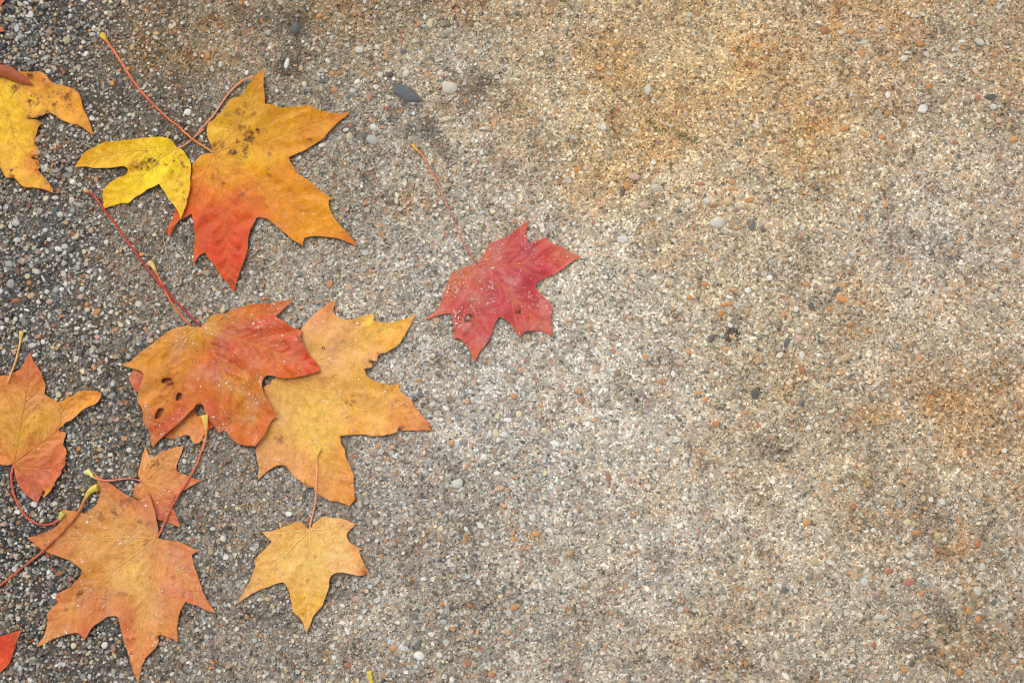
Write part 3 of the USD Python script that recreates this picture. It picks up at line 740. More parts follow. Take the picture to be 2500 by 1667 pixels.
leaf5, shape5, z5 = make_leaf(A5, 'maple_leaf', 'large orange and red maple leaf with holes chewed in it, on top of the pile', '''
735,405 770,375 800,335 850,300 890,295 920,305 960,290 1010,260 1080,240 1170,220 1260,218 1340,212 1400,200 1450,190 1517,183 1490,215 1450,250 1410,290
1375,325 1420,350 1480,395 1530,425 1580,435 1600,440 1590,490 1610,540 1630,600 1660,650 1700,690 1740,740 1752,770 1730,800 1680,810 1600,830 1520,848
1440,850 1370,835 1320,822 1290,825 1265,850 1258,890 1270,950 1290,1000 1330,1060 1350,1110 1385,1160 1375,1190 1340,1200 1325,1240 1310,1290 1260,1360
1210,1425 1150,1420 1090,1418 1040,1400 1010,1365 980,1335 955,1300 920,1290 885,1312 865,1280 850,1240 820,1205 790,1170 775,1110 770,1080 740,1062 705,1068
695,1095 670,1120 630,1160 580,1210 520,1260 460,1310 410,1350 370,1385 325,1432 308,1395 312,1350 295,1290 270,1235 248,1195 260,1140 240,1080 205,1050
200,1020 220,960 245,900 258,850 262,815 245,785 200,775 150,765 100,750 60,738 90,720 140,700 200,650 260,600 340,540 420,480 500,430 590,405 660,405
710,420''',
    ['728,420 500,560 300,650 66,738;500,560 430,580 330,560', '728,424 680,530 630,680 560,850 450,1100 330,1415;560,850 430,900 215,1020;470,1060 540,1130',
     '730,424 790,520 880,690 950,830 1020,960 1100,1100 1205,1300;900,725 1000,740 1100,790;940,810 920,1000 900,1270;1020,960 1000,1230;1090,1080 1200,1070 1330,1190',
     '734,420 900,470 1100,530 1350,620 1560,700 1738,765;1100,530 1300,500 1590,440;1350,620 1400,740 1500,840', '734,416 850,390 1050,340 1250,290 1512,187'],
    '''300,700,204,132,38 200,700,208,140,52 120,730,206,136,58 450,560,206,138,46 600,450,210,142,56 700,480,204,144,48 820,350,216,146,54 830,440,206,146,36
    930,330,214,132,46 1100,270,212,118,48 1250,260,204,92,48 1400,230,206,92,50 1490,200,212,104,58 1000,400,198,88,58 950,450,188,76,66 880,560,178,70,64
    1000,550,196,78,74 1150,420,200,80,52 1200,500,200,74,44 1350,350,202,76,44 1480,440,204,72,34 1300,600,200,84,54 1200,640,198,82,48 1000,660,196,82,56
    900,690,188,68,60 860,760,194,80,56 1450,600,204,70,34 1570,500,208,78,36 1580,600,208,72,28 1480,700,206,76,26 1620,700,216,56,24 1700,760,212,58,48
    1400,760,208,92,26 1300,760,206,98,28 1550,800,206,92,34 1150,780,202,100,42 1050,750,198,88,48 750,700,204,108,54 600,760,206,124,44 640,600,206,126,44
    400,780,204,132,48 330,900,204,130,50 300,1020,206,128,52 450,1020,206,126,52 560,1060,206,104,54 650,1000,206,114,48 720,900,206,108,46 850,950,206,112,40
    750,1030,204,102,46 540,1180,196,78,60 400,1150,202,104,50 300,1180,206,122,56 400,1280,194,70,52 330,1390,202,98,58 950,900,204,118,42 1100,850,206,124,28
    1100,950,206,132,28 1200,900,204,118,32 1230,1030,202,114,32 950,1080,204,106,44 880,1150,204,92,58 820,1110,196,80,66 1000,1230,204,108,44 1150,1180,206,128,44
    900,1260,204,100,46 1100,1340,204,104,40 1200,1380,206,106,46 1250,1250,202,102,40 1320,1150,204,104,50''', (728, 420),
    holes=[(465, 878, 98, 66), (557, 1006, 64, 60), '386,1106 410,1100 432,1106 428,1140 412,1170 395,1190 354,1196 364,1160'],
    spots='985,700,6,.8 940,455,4,.8 1075,1068,10,.4 1250,440,14,.4 1595,500,18,.6 1600,540,12,.4 740,1062,12,.5 465,878,60,.3 557,1006,40,.3 1080,1050,8,.5 1020,950,8,.3',
    edge=(206, 116, 54), vein=(224, 158, 70), vein_mix=0.6, cup=0.0010, seed=606, speck=0.25, dust=0.004, film=0.16, gain=(0.98, 1.0, 0.62), wave=0.0024, bulge=0.0011)

leaf7, shape7, z7 = make_leaf(A8, 'maple_leaf', 'smallest tan orange leaf, under the tip of the biggest tan leaf', '''
745,310 728,290 725,260 745,200 760,140 775,98 790,140 808,175 830,165 870,135 920,118 960,105 1010,97 1000,140 980,190 965,230 975,262 1000,270 1040,282
1080,300 1120,312 1080,335 1030,365 985,395 950,425 945,450 955,500 975,550 992,604 960,590 920,575 880,560 855,560 830,540 810,470 790,440 740,430 700,415
695,380 710,345 745,325''',
    ['758,318 860,322 980,318 1112,312', '760,316 830,260 900,190 1004,103', '754,312 748,240 775,105', '762,322 800,390 880,490 985,598;850,450 950,430', '752,322 740,360 704,412'],
    '''770,160,222,160,92 760,260,212,142,68 820,220,206,144,66 900,180,208,146,74 980,130,212,148,78 900,280,206,138,64 1000,300,202,120,54 1090,312,202,106,46
    850,330,206,140,68 740,380,206,132,68 720,340,206,132,64 900,380,204,126,64 800,400,198,112,56 930,430,198,106,56 860,490,190,84,44 930,540,196,92,52 985,595,196,92,56
    840,530,186,76,36''', (758, 318), spots='846,210,18,.9 835,205,10,.6 790,215,8,.4 800,300,8,.4 960,240,8,.4 950,440,12,.5', edge=(196, 104, 52), vein=(226, 172, 104),
    seed=707, cup=0.001,)

leaf8, shape8, z8 = make_leaf(A8, 'maple_leaf', 'biggest tan orange maple leaf with freckles, low in the left corner', '''
848,665 862,620 855,560 840,490 820,430 800,390 785,372 780,410 765,430 730,432 700,415 660,400 620,375 580,345 550,325 510,300 470,275 450,260 478,320
490,370 490,410 475,460 440,490 410,520 370,505 320,500 265,490 268,520 258,560 235,590 190,620 140,640 90,655 47,665 80,690 130,735 190,765 240,780 300,805
350,835 385,865 380,895 350,930 310,970 260,1000 222,1020 225,1040 205,1090 165,1140 170,1180 160,1230 145,1280 120,1310 103,1342 150,1325 210,1290 260,1275
310,1258 365,1255 385,1270 400,1302 420,1275 440,1235 460,1210 500,1185 540,1155 575,1148 610,1155 618,1190 635,1260 655,1340 680,1410 700,1490 730,1568
740,1520 755,1460 780,1410 820,1370 850,1340 865,1300 855,1275 880,1270 910,1280 940,1290 972,1314 978,1280 972,1230 980,1180 990,1130 1010,1090 1030,1062
1070,1075 1120,1095 1170,1120 1213,1132 1190,1090 1160,1050 1135,1000 1120,950 1105,900 1085,850 1070,800 1068,770 1112,745 1080,735 1040,715 990,690 930,682
880,675''',
    ['842,668 600,665 400,670 200,672 55,666;600,665 480,560 400,520;420,670 370,760 320,800', '842,674 700,780 560,880 430,990 300,1120 108,1338;560,880 550,1030 540,1120;430,990 330,1080 240,1080;340,1080 345,1250',
     '848,676 825,880 800,1000 775,1120 750,1260 730,1555;820,900 880,1040 930,1180 972,1306;770,1130 690,1240',
     '852,674 900,750 960,850 1050,960 1205,1128;960,850 1040,800', '842,660 790,620 700,560 560,430 458,268;700,560 730,480 785,385'],
    '''700,700,208,152,70 600,560,204,146,62 500,480,200,138,58 480,320,190,100,52 560,380,196,116,56 650,430,196,118,60 760,470,196,114,62 800,540,200,124,66
    700,600,204,142,64 400,580,200,136,60 300,560,198,128,60 150,670,194,116,58 70,665,196,112,56 250,720,196,124,62 400,720,204,146,68 360,800,204,138,60
    500,780,206,146,62 450,880,198,128,42 400,930,190,120,42 300,1000,198,118,52 400,1020,196,116,50 250,1100,200,124,56 330,1150,202,130,60 200,1230,202,128,60
    130,1315,206,134,66 400,1260,192,102,58 500,1110,196,116,58 600,1050,202,130,66 600,920,212,160,70 720,860,214,166,78 720,960,212,164,76 640,1130,198,118,64
    660,1250,200,114,62 700,1350,206,124,66 730,1530,206,120,62 790,1300,208,132,64 760,1200,210,146,70 800,1100,210,154,70 880,1200,210,144,66 960,1290,202,116,54
    900,1080,204,136,70 930,1000,200,116,72 850,900,208,138,78 1000,850,204,126,76 950,750,202,124,74 900,700,204,134,76 1050,770,200,124,76 1060,920,202,124,72
    1080,1040,198,112,66 1190,1115,198,112,64 980,1150,204,130,64''', (848, 668),
    spots='580,510,16,.6 625,455,14,.4 675,430,16,.45 500,540,18,.4 720,590,10,.4 745,570,12,.45 800,580,14,.45 760,640,10,.4 780,690,16,.4 620,855,10,.45 805,915,10,.5 855,1275,14,.7 370,1000,20,.45 350,1020,14,.4 290,1110,10,.4 340,1085,10,.35 460,1070,8,.4 690,1180,8,.4 660,1300,8,.5 705,1290,8,.4 740,1340,8,.4 690,1380,8,.4 800,1250,8,.4 910,1160,7,.5 880,985,10,.35 950,600,6,.3 540,620,8,.3 430,560,8,.3 470,450,10,.4 350,600,8,.3 200,680,10,.3 260,690,10,.3 160,720,10,.3 400,900,14,.35 320,960,10,.4 240,1030,8,.5 640,1020,20,.3 700,720,10,.3 640,760,8,.3 950,910,10,.3 1020,1010,10,.3',
    edge=(190, 100, 48), vein=(226, 180, 104), vein_mix=0.6, cup=0.0008, seed=808, speck=0.35, vein_r=0.0005)

leaf3, shape3, z3 = make_leaf(A3, 'maple_leaf', 'golden brown maple leaf folded along a vein, cut by the left edge', '''
95,1000 60,1015 20,1010 -30,990 -90,930 -150,820 -160,700 -120,560 -90,470 -40,410 0,390 20,388 70,392 100,372 140,345 165,310 185,270 205,228 218,250
240,300 270,340 298,375 302,420 318,460 312,520 350,540 400,575 425,570 470,540 505,535 540,510 575,490 620,495 660,495 700,505 714,520 700,560 680,590
640,600 600,615 560,655 515,690 480,715 465,710 430,745 412,765 425,780 460,785 455,830 440,870 465,900 470,940 460,970 462,1010 440,1030 430,1070 400,1110
385,1150 365,1190 345,1205 310,1242 300,1225 322,1190 318,1186 290,1225 272,1277 230,1245 180,1210 140,1150 110,1070 100,1020''',
    ['97,998 115,900 140,740 170,580 190,450 205,240;140,740 90,640 40,520 5,400;170,580 260,500 300,440;178,510 110,440', '98,998 250,880 400,765 430,640 520,540 690,515;330,820 330,720',
     '104,1010 200,1020 340,1030 455,1010;340,1030 400,960 440,880', '104,1015 140,1050 220,1120 290,1210', '92,1002 40,920 -40,830 -140,720'],
    '''100,550,206,144,52 50,450,204,130,54 150,400,196,108,52 205,270,196,98,48 260,400,196,108,52 230,520,200,126,50 60,680,208,152,48 0,600,206,146,56
    150,800,210,158,48 250,700,208,150,46 100,860,206,152,50 0,850,206,140,50 20,990,206,120,46 60,940,204,126,46 400,650,206,146,42 480,580,210,138,32 620,530,216,142,28
    690,520,214,138,30 560,620,212,140,32 330,700,206,148,46 220,850,196,124,36 300,780,208,156,46 400,820,210,126,62 300,920,206,122,58 420,950,206,110,64
    200,980,196,106,54 380,1060,196,92,54 280,1050,192,94,54 160,1120,180,82,48 250,1150,180,78,44 270,1240,168,70,38 330,1160,196,92,46 340,1215,226,160,46''', (97, 1000),
    spots='255,605,22,.45 235,680,8,.4 180,500,10,.4 175,460,8,.4 330,970,18,.35 250,905,8,.4 300,560,10,.3 580,540,14,.35 560,560,8,.4 220,850,30,.25 420,770,10,.6 300,1210,16,.7 200,640,6,.3 520,620,8,.4 610,600,8,.4 100,390,14,.4',
    edge=(196, 92, 36), vein=(190, 128, 56), vein_mix=0.35, cup=0.0016, seed=909, speck=0.3, ragged=1.8, bulge=0.0012, vein_r=0.0005)

leaf9, shape9, z9 = make_leaf(A9, 'maple_leaf', 'small pale straw yellow maple leaf with a white midrib, bottom centre', '''
640,740 660,700 700,670 735,643 790,655 850,658 900,670 940,685 977,702 970,720 935,745 912,775 912,810 940,845 980,870 1032,890 1005,900 1010,930 1030,970
1050,1020 1077,1055 1060,1075 1030,1090 985,1090 930,1075 870,1065 825,1070 795,1090 780,1120 785,1160 770,1210 745,1270 735,1312 690,1355 660,1390 650,1430
630,1480 608,1522 598,1480 580,1430 550,1390 510,1362 500,1290 485,1220 460,1160 440,1138 400,1145 350,1165 310,1180 250,1200 200,1225 150,1260 83,1302
110,1260 150,1200 190,1130 210,1070 235,1010 222,970 250,935 290,900 330,860 350,835 320,805 273,761 340,760 400,740 450,720 500,700 530,680 560,676 600,710
625,742''',
    ['632,748 635,850 638,1000 635,1200 620,1400 608,1512;635,990 590,1060 530,1140;640,985 680,1020 720,1085;634,1190 690,1150;632,1210 580,1180', '630,750 540,840 420,960 300,1080 90,1298;470,912 400,920 240,965;410,970 420,1080',
     '628,748 500,762 400,775 280,764', '636,750 740,850 850,950 960,1000 1070,1060;810,905 820,980;880,955 950,920 1025,890', '636,746 750,740 870,712 970,703'],
    '''560,740,216,162,78 450,760,220,170,78 330,770,222,162,84 700,710,222,172,92 800,720,224,174,96 950,700,222,156,92 850,800,226,182,104 750,820,224,178,92
    680,900,222,176,84 560,860,222,178,80 450,880,220,172,72 320,930,222,170,82 400,1000,224,178,84 300,1080,224,176,82 250,1160,222,166,80 130,1262,220,156,82
    500,1050,226,184,90 580,1000,224,182,86 700,1000,224,180,92 800,950,226,182,106 900,950,226,180,110 1000,900,222,150,74 980,1030,224,168,98 1058,1060,196,98,28
    900,1050,226,178,108 720,1120,224,178,88 600,1150,222,174,76 560,1280,220,168,62 680,1280,222,170,64 620,1400,216,158,48 605,1500,212,150,50''', (632, 746),
    spots='672,950,14,.35 620,1135,14,.4 880,715,6,.6 550,830,6,.6 600,850,8,.3 1045,1060,16,.4 235,965,12,.4 1010,885,12,.4 970,708,12,.4 180,1190,16,.2 270,1110,14,.25 630,770,8,.5 1000,1020,8,.3 420,785,8,.3 590,1380,14,.2',
    edge=(204, 138, 56), vein=(240, 214, 140), vein_mix=0.62, cup=0.0014, seed=1010, speck=0.15, vein_r=0.00045)

leaf0, shape0, z0 = make_leaf(A0, 'maple_leaf', 'big yellow maple leaf with ragged brown edges, cut by the left edge near the top', '''
-60,540 0,545 60,545 130,545 180,555 230,560 290,550 340,560 375,600 395,640 440,645 500,660 550,680 605,710 630,760 640,820 665,880 690,940 722,1042 690,1025
650,990 600,960 560,955 510,940 450,910 420,880 390,865 360,870 330,890 270,905 203,908 270,920 310,930 330,950 290,985 285,1020 265,1060 270,1110 290,1140
270,1150 305,1190 290,1213 222,1204 295,1230 310,1270 290,1300 320,1340 360,1380 390,1430 415,1482 370,1465 310,1445 250,1440 190,1440 150,1400 110,1360
60,1370 45,1360 25,1310 0,1260 -60,1150 -200,1000 -250,700 -150,560''',
    ['-60,560 0,700 60,880 110,1050 200,1180 300,1320 408,1474;110,1000 230,1030 280,1070;60,880 20,1080', '-60,552 200,680 370,770 560,860 716,1035;370,770 360,850;300,735 470,690', '-70,570 -120,800 -180,990'],
    '''80,700,228,188,42 0,760,226,188,38 100,850,228,190,40 0,1000,226,186,42 100,1200,226,182,56 180,1000,226,184,44 220,1120,224,176,50 250,800,226,176,46
    300,860,224,172,48 400,800,224,168,50 480,740,216,150,50 560,780,216,154,52 620,880,216,150,58 700,1015,212,140,56 420,680,216,158,60 300,600,206,134,58
    210,580,206,136,60 180,640,216,158,58 340,660,218,156,56 520,880,220,158,46 60,1320,224,172,58 200,1380,224,176,62 300,1400,222,170,60 390,1460,218,150,50
    270,1180,212,136,52 270,1290,210,130,52 330,920,150,84,40''', (-60, 556),
    spots='115,690,26,.7 100,670,16,.6 240,795,26,.75 225,775,16,.6 413,810,18,.8 95,1300,14,.7 355,860,18,.9 370,885,24,.85 310,915,24,.75 230,908,16,.8 470,720,34,.4 520,745,24,.4 430,710,18,.4 230,595,24,.9 290,1190,14,.7 250,1205,14,.7 285,1300,16,.6 300,1340,18,.6 290,1260,14,.6 340,1390,14,.5 285,1075,14,.6 530,800,14,.4 430,860,12,.5 100,1360,18,.6 360,660,20,.4 330,620,16,.4 270,1100,12,.6 60,885,10,.6 110,985,8,.4',
    edge=(160, 88, 36), vein=(205, 160, 50), vein_mix=0.35, cup=0.0016, seed=1111, speck=0.4, dust=0.0, film=0.0, gain=(1.06, 0.97, 0.6), ragged=1.8, edge_mix=0.6)

leaf11, shape11, z11 = make_leaf(A0, 'maple_leaf', 'orange leaf tips barely entering at the upper left corner', '''
-120,-60 20,-60 40,-20 38,5 22,25 12,45 -4,60 -40,110 -30,170 0,202 22,215 48,238 20,243 -10,245 -80,225 -140,120''',
    ['-120,-20 -60,20 30,0', '-120,-10 -60,120 44,237'], '10,10,190,84,36 0,40,176,76,40 10,225,186,92,46 40,236,180,90,46 -60,100,190,90,40', (-120, -15), seed=1212)

leaf12, shape12, z12 = make_leaf(AC, 'maple_leaf', 'deep red orange leaf tip cut by the lower left edge', '''
-60,1280 0,1252 60,1236 110,1220 140,1206 150,1212 128,1250 108,1290 95,1345 82,1388 60,1440 20,1482 0,1502 -60,1530 -160,1480 -180,1350''',
    ['-170,1400 -60,1360 60,1290 144,1211;20,1312 60,1420', '-170,1410 -60,1450 -10,1505'],
    '''0,1300,196,58,20 60,1260,196,66,26 130,1222,186,76,34 40,1340,206,60,14 0,1400,206,66,12 60,1380,196,60,18 0,1480,206,84,30 -80,1400,200,60,16''', (-170, 1405),
    edge=(176, 60, 24), vein=(210, 90, 40), seed=1313, speck=0.2)

# the curled-over red brown margin of the yellow leaf
flap = A0.xy('-30,498 60,503 120,533 180,588 266,638 237,667 170,645 100,632 40,610 -30,590')
cl = spline(np.column_stack([A0.xy('-30,545 60,556 120,585 180,618 255,652')]), 0.001)
ln = np.linspace(0, 1, len(cl))
w = np.interp(ln, [0, .35, .7, 1], [0.0042, 0.0046, 0.0030, 0.0006])
zz = h_at(cl[:, 0], cl[:, 1])
zz = ndimage.gaussian_filter1d(zz, 5) + 0.0006
cols = lin((158, 78, 40)) * (1 + 0.5 * fbm2(cl[:, 0], cl[:, 1], 200, 61))[:, None]
v, f, c = tube(np.column_stack([cl, zz + 0.0006]), w, cols, 12, 0.34)
obj('curled_edge', v, f, M_leaf, leaf0, c)

# ------------------------------------------------------------------ stalks
P1 = np.vstack([A1.px('292,657'), A1.px('180,585 80,500 10,445'), A0.px('1110,735 1000,590 920,465 860,375 800,290 782,268')])


def stem_for(leaf, zf, px, *a, **k):
    s = ground_at(px[:1, 0], px[:1, 1], 0.002)
    return make_stem(leaf, px, *a, start_z=float(zf(s)[0]), **k)


stem_for(leaf2, z2, np.vstack([A2.px('985,215 1040,195 1110,140 1215,50'), A1.px('180,565 270,465 330,385 390,300 440,252 490,227 532,221')][:1] + [A1.px('180,565 270,465 330,385 390,300 440,252 490,227 532,221')]),
         [(206, 130, 100), (214, 146, 112), (214, 140, 104), (216, 150, 96)], 0.00055, 0.0007, 0.0009, base_len=0.004, base_color=(216, 150, 90))
stem_for(leaf1, z1, P1, [(214, 140, 58), (206, 104, 46), (196, 84, 44), (208, 112, 66), (204, 96, 50)], 0.0007, 0.00085, 0.0022, base_len=0.007, base_color=(222, 190, 64))
make_stem(leaf10, np.vstack([A5.px('650,405 560,310 490,220 440,130 390,50 360,0'), A2.px('900,1450 850,1370 810,1290 778,1220 750,1190')]),
          [(196, 104, 52), (206, 112, 62), (210, 118, 76)], 0.0007, 0.0008, 0.0021, base_len=0.009, base_color=(216, 190, 118), start_z=0.002)
stem_for(leaf5, z5, np.vstack([A5.px('732,408 690,370 620,300 560,240 490,170 440,100 395,45'), A2.px('860,1400 790,1310 700,1200 620,1090 540,990 470,880 400,790 350,720 290,640 240,592 200,580')]),
         [(150, 40, 46), (158, 42, 42), (160, 46, 40), (168, 54, 40), (170, 54, 36)], 0.0008, 0.0008, 0.0012, base_len=0.004, base_color=(196, 140, 60))
stem_for(leaf4, z4, A4.px('562,815 520,760 470,680 430,590 390,490 350,400 300,290 250,200 215,130 185,100 150,60'),
         [(186, 92, 72), (196, 126, 102), (200, 128, 100), (206, 122, 90), (212, 124, 82)], 0.0004, 0.00052, 0.0012, base_len=0.008, base_color=(222, 160, 62))
stem_for(leaf3, z3, A3.px('97,1006 82,1060 78,1120 95,1220 140,1320 200,1390 260,1420 320,1430 380,1415 420,1385 447,1345'),
         [(206, 96, 80), (190, 78, 58), (186, 74, 52), (186, 80, 50)], 0.0008, 0.0008, 0.0020, base_len=0.006, base_color=(196, 190, 92))
stem_for(leaf7, z7, A8.px('750,316 690,303 620,303 560,310 500,308 460,295 432,272 414,254'),
         [(206, 130, 100), (206, 116, 96), (216, 140, 110)], 0.00055, 0.0006, 0.0021, base_len=0.008, base_color=(230, 216, 132))
stem_for(leaf8, z8, np.vstack([A8.px('850,664 875,620 900,560 940,470 990,390 1040,310 1090,220 1120,130 1142,60'), A5.px('740,1470 765,1390 785,1300 787,1230 785,1165')]),
         [(206, 116, 80), (196, 92, 62), (200, 96, 60), (212, 130, 78), (222, 150, 80)], 0.00075, 0.0008, 0.0024, base_len=0.011, base_color=(232, 206, 104))
stem_for(leaf9, z9, A9.px('631,748 640,690 660,610 680,530 687,420 690,300 690,200 712,140'),
         [(222, 150, 112), (222, 140, 112), (226, 160, 120), (226, 176, 110)], 0.0006, 0.0005, 0.0013, base_len=0.006, base_color=(222, 186, 90))


def loose_stem(label, px, *a, **k):
    t = thing('loose_stalk', label, 'stalk')
    make_stem(t, px, *a, **k)
    return t


loose_stem('orange stalk with a thick yellow green foot, lying across the biggest tan leaf', AC.px('-60,940 0,905 80,845 180,765 290,680 360,610 430,540 500,460 545,390 575,325 605,278 640,255 662,250'),
           [(178, 92, 62), (172, 88, 58), (184, 104, 50), (190, 116, 48)], 0.0008, 0.0010, 0.0026, base_len=0.014, base_color=(206, 184, 76))
loose_stem('short straw coloured stalk sticking up from behind the folded golden brown leaf', A3.px('60,440 82,376 105,300 120,230 135,160 146,86'),
           [(210, 150, 90), (214, 160, 98), (220, 176, 96)], 0.0006, 0.0007, 0.0016, base_len=0.008, base_color=(224, 194, 76))
loose_stem('yellow green stalk foot poking in at the bottom edge', Frame(700, 1400, 3.92).px('815,1120 806,1040 795,985 785,940'),
           [(214, 186, 60), (216, 192, 70)], 0.0013, 0.0014, 0.0019, base_len=0.006, base_color=(206, 194, 84))

# ------------------------------------------------------------------ sand scattered on leaves
OCT_V = np.array([[1, 0, 0], [-1, 0, 0], [0, 1, 0], [0, -1, 0], [0, 0, 1], [0, 0, -1]], float)
OCT_F = np.array([[0, 2, 4], [2, 1, 4], [1, 3, 4], [3, 0, 4], [2, 0, 5], [1, 2, 5], [3, 1, 5], [0, 3, 5]])


def many(base_v, base_f, xyz, size, ang, col):
    """Copies of one small solid merged into one mesh: positions, sizes (n x 3), turns and colours."""
    c, s = np.cos(ang)[:, None], np.sin(ang)[:, None]
    v = base_v[None] * size[:, None] if base_v.ndim == 2 else base_v * size[:, None]
    x, y = v[..., 0] * c - v[..., 1] * s, v[..., 0] * s + v[..., 1] * c
    out = np.stack([x, y, v[..., 2]], -1) + xyz[:, None]
    nv = base_v.shape[-2]
    f = base_f[None] + (np.arange(len(xyz)) * nv)[:, None, None]
    return out.reshape(-1, 3), f.reshape(-1, 3), np.repeat(col, nv, 0)


def sand(shape, label, density, seed, cluster, region=None):
    r = np.random.default_rng(seed)
    density *= 2.8
    x0, y0, x1, y1 = shape.bounds
    n = int((x1 - x0) * (y1 - y0) * density)
    p = np.stack([r.uniform(x0, x1, n), r.uniform(y0, y1, n)], 1)
    keep = shapely.contains_xy(shape.buffer(-0.0008), p[:, 0], p[:, 1])
    k = np.clip(0.18 + cluster * 3.4 * fbm2(p[:, 0], p[:, 1], 75, seed, 3), 0.03, 1)
    if region is not None:
        c, rad = region
        k *= np.exp(-(np.linalg.norm(p - c, axis=1) / rad) ** 2)
    p = p[keep & (r.uniform(size=n) < k)]
    s = np.clip(np.exp(r.normal(math.log(0.00019), 0.55, len(p))), 0.0001, 0.0008)
    size = s[:, None] * r.uniform(0.75, 1.25, (len(p), 3)) * [1, 1, 0.8]
    col = lin((236, 230, 222)) * r.uniform(0.7, 1.15, (len(p), 1)) * r.choice([1.0, 1.0, 0.8], (len(p), 1))
    v, f, c = many(OCT_V, OCT_F, np.column_stack([p, h_at(p[:, 0], p[:, 1]) + size[:, 2] * 0.4]), size, r.uniform(0, 6.28, len(p)), col)
    tag(obj('sand_grains', v, f, M_sand, color=c, smooth=False), label, 'sand', None, 'stuff')


sand(shape4, 'pale sand grains sprinkled over the small crimson leaf', 640000, 1, 1.3)
sand(shape5, 'pale sand grains sprinkled over the red and orange leaf with holes', 360000, 2, 1.1)
sand(shape6.difference(shape5), 'sparse sand grains on the pale amber leaf', 130000, 3, 0.9)
sand(shape8, 'sand grains sprinkled over the biggest tan leaf', 240000, 4, 1.3)
sand(shape7.difference(shape8), 'sand grains on the smallest tan orange leaf', 200000, 5, 0.9)
sand(shape1, 'a patch of sand grains on the golden lobe of the large golden orange leaf', 500000, 6, 0.9, (A1.xy([(775, 1010)])[0], 0.011))

# ------------------------------------------------------------------ pebbles and grit of the paving
prng = np.random.default_rng(77)


def pebble_mesh(x, y, a, b, c, ang, seed, sink=0.15, rim=None, base=None, sides=10, sharp=0.5):
    """A broken or rounded stone: an uneven outline, a bevelled shoulder and a tilted, slightly domed top. Its foot is below the surface."""
    r = np.random.default_rng(seed)
    th = (np.arange(sides) + r.uniform(-0.32, 0.32, sides)) * 2 * math.pi / sides
    k = np.ones(sides)
    for _ in range(int(2 + 3 * sharp)):                    # straight broken sides
        d, lim = r.uniform(0, 6.28), r.uniform(0.72, 0.95)
        k = np.minimum(k, lim / np.clip(np.cos(th - d), 0.3, 1))
    k *= 1 + r.uniform(-0.07, 0.07, sides)
    ring = np.stack([np.cos(th) * k, np.sin(th) * k], 1)
    tilt = r.normal(0, 0.16, 2)
    off = r.normal(0, 0.06, 2)
    V = []
    for q, h in ((1.0, -0.9), (1.0, 0.15), (0.80, 0.72), (0.42, 0.95)):
        rr = ring * q * (1 + r.uniform(-0.05, 0.05, (sides, 1)))
        V.append(np.column_stack([rr + off * max(h, 0), h + (rr @ tilt) * (h > 0)]))
    V = np.vstack(V + [[[off[0], off[1], 1.0]]])
    F = []
    for lv in range(3):
        for m in range(sides):
            n_ = (m + 1) % sides
            A, B, C, D = lv * sides + m, lv * sides + n_, (lv + 1) * sides + n_, (lv + 1) * sides + m
            F += [[A, B, C], [A, C, D]]
    F += [[3 * sides + m, 3 * sides + (m + 1) % sides, 4 * sides] for m in range(sides)]
    V = V * [a, b, c]
    cs, sn = math.cos(ang), math.sin(ang)
    V = np.column_stack([V[:, 0] * cs - V[:, 1] * sn, V[:, 0] * sn + V[:, 1] * cs, V[:, 2]])
    z = float(ground_z(np.array([x]), np.array([y]))[0])
    V = V + [x, y, z + c * (0.35 - 1.6 * sink)]
    F = np.array(F)
    if base is None:
        return V, F
    w = np.concatenate([np.full(sides, 0.9), np.full(sides, 0.45), np.full(sides, 0.12), np.full(sides + 1, 0.05)])[:, None]
    w = np.clip(w + r.uniform(-0.1, 0.12, w.shape), 0, 1)
    return V, F, base * (1 - w) + rim * w                   # cement and dirt cling to its foot


union = shapely.union_all(LEAF_POLYS)
placed = []
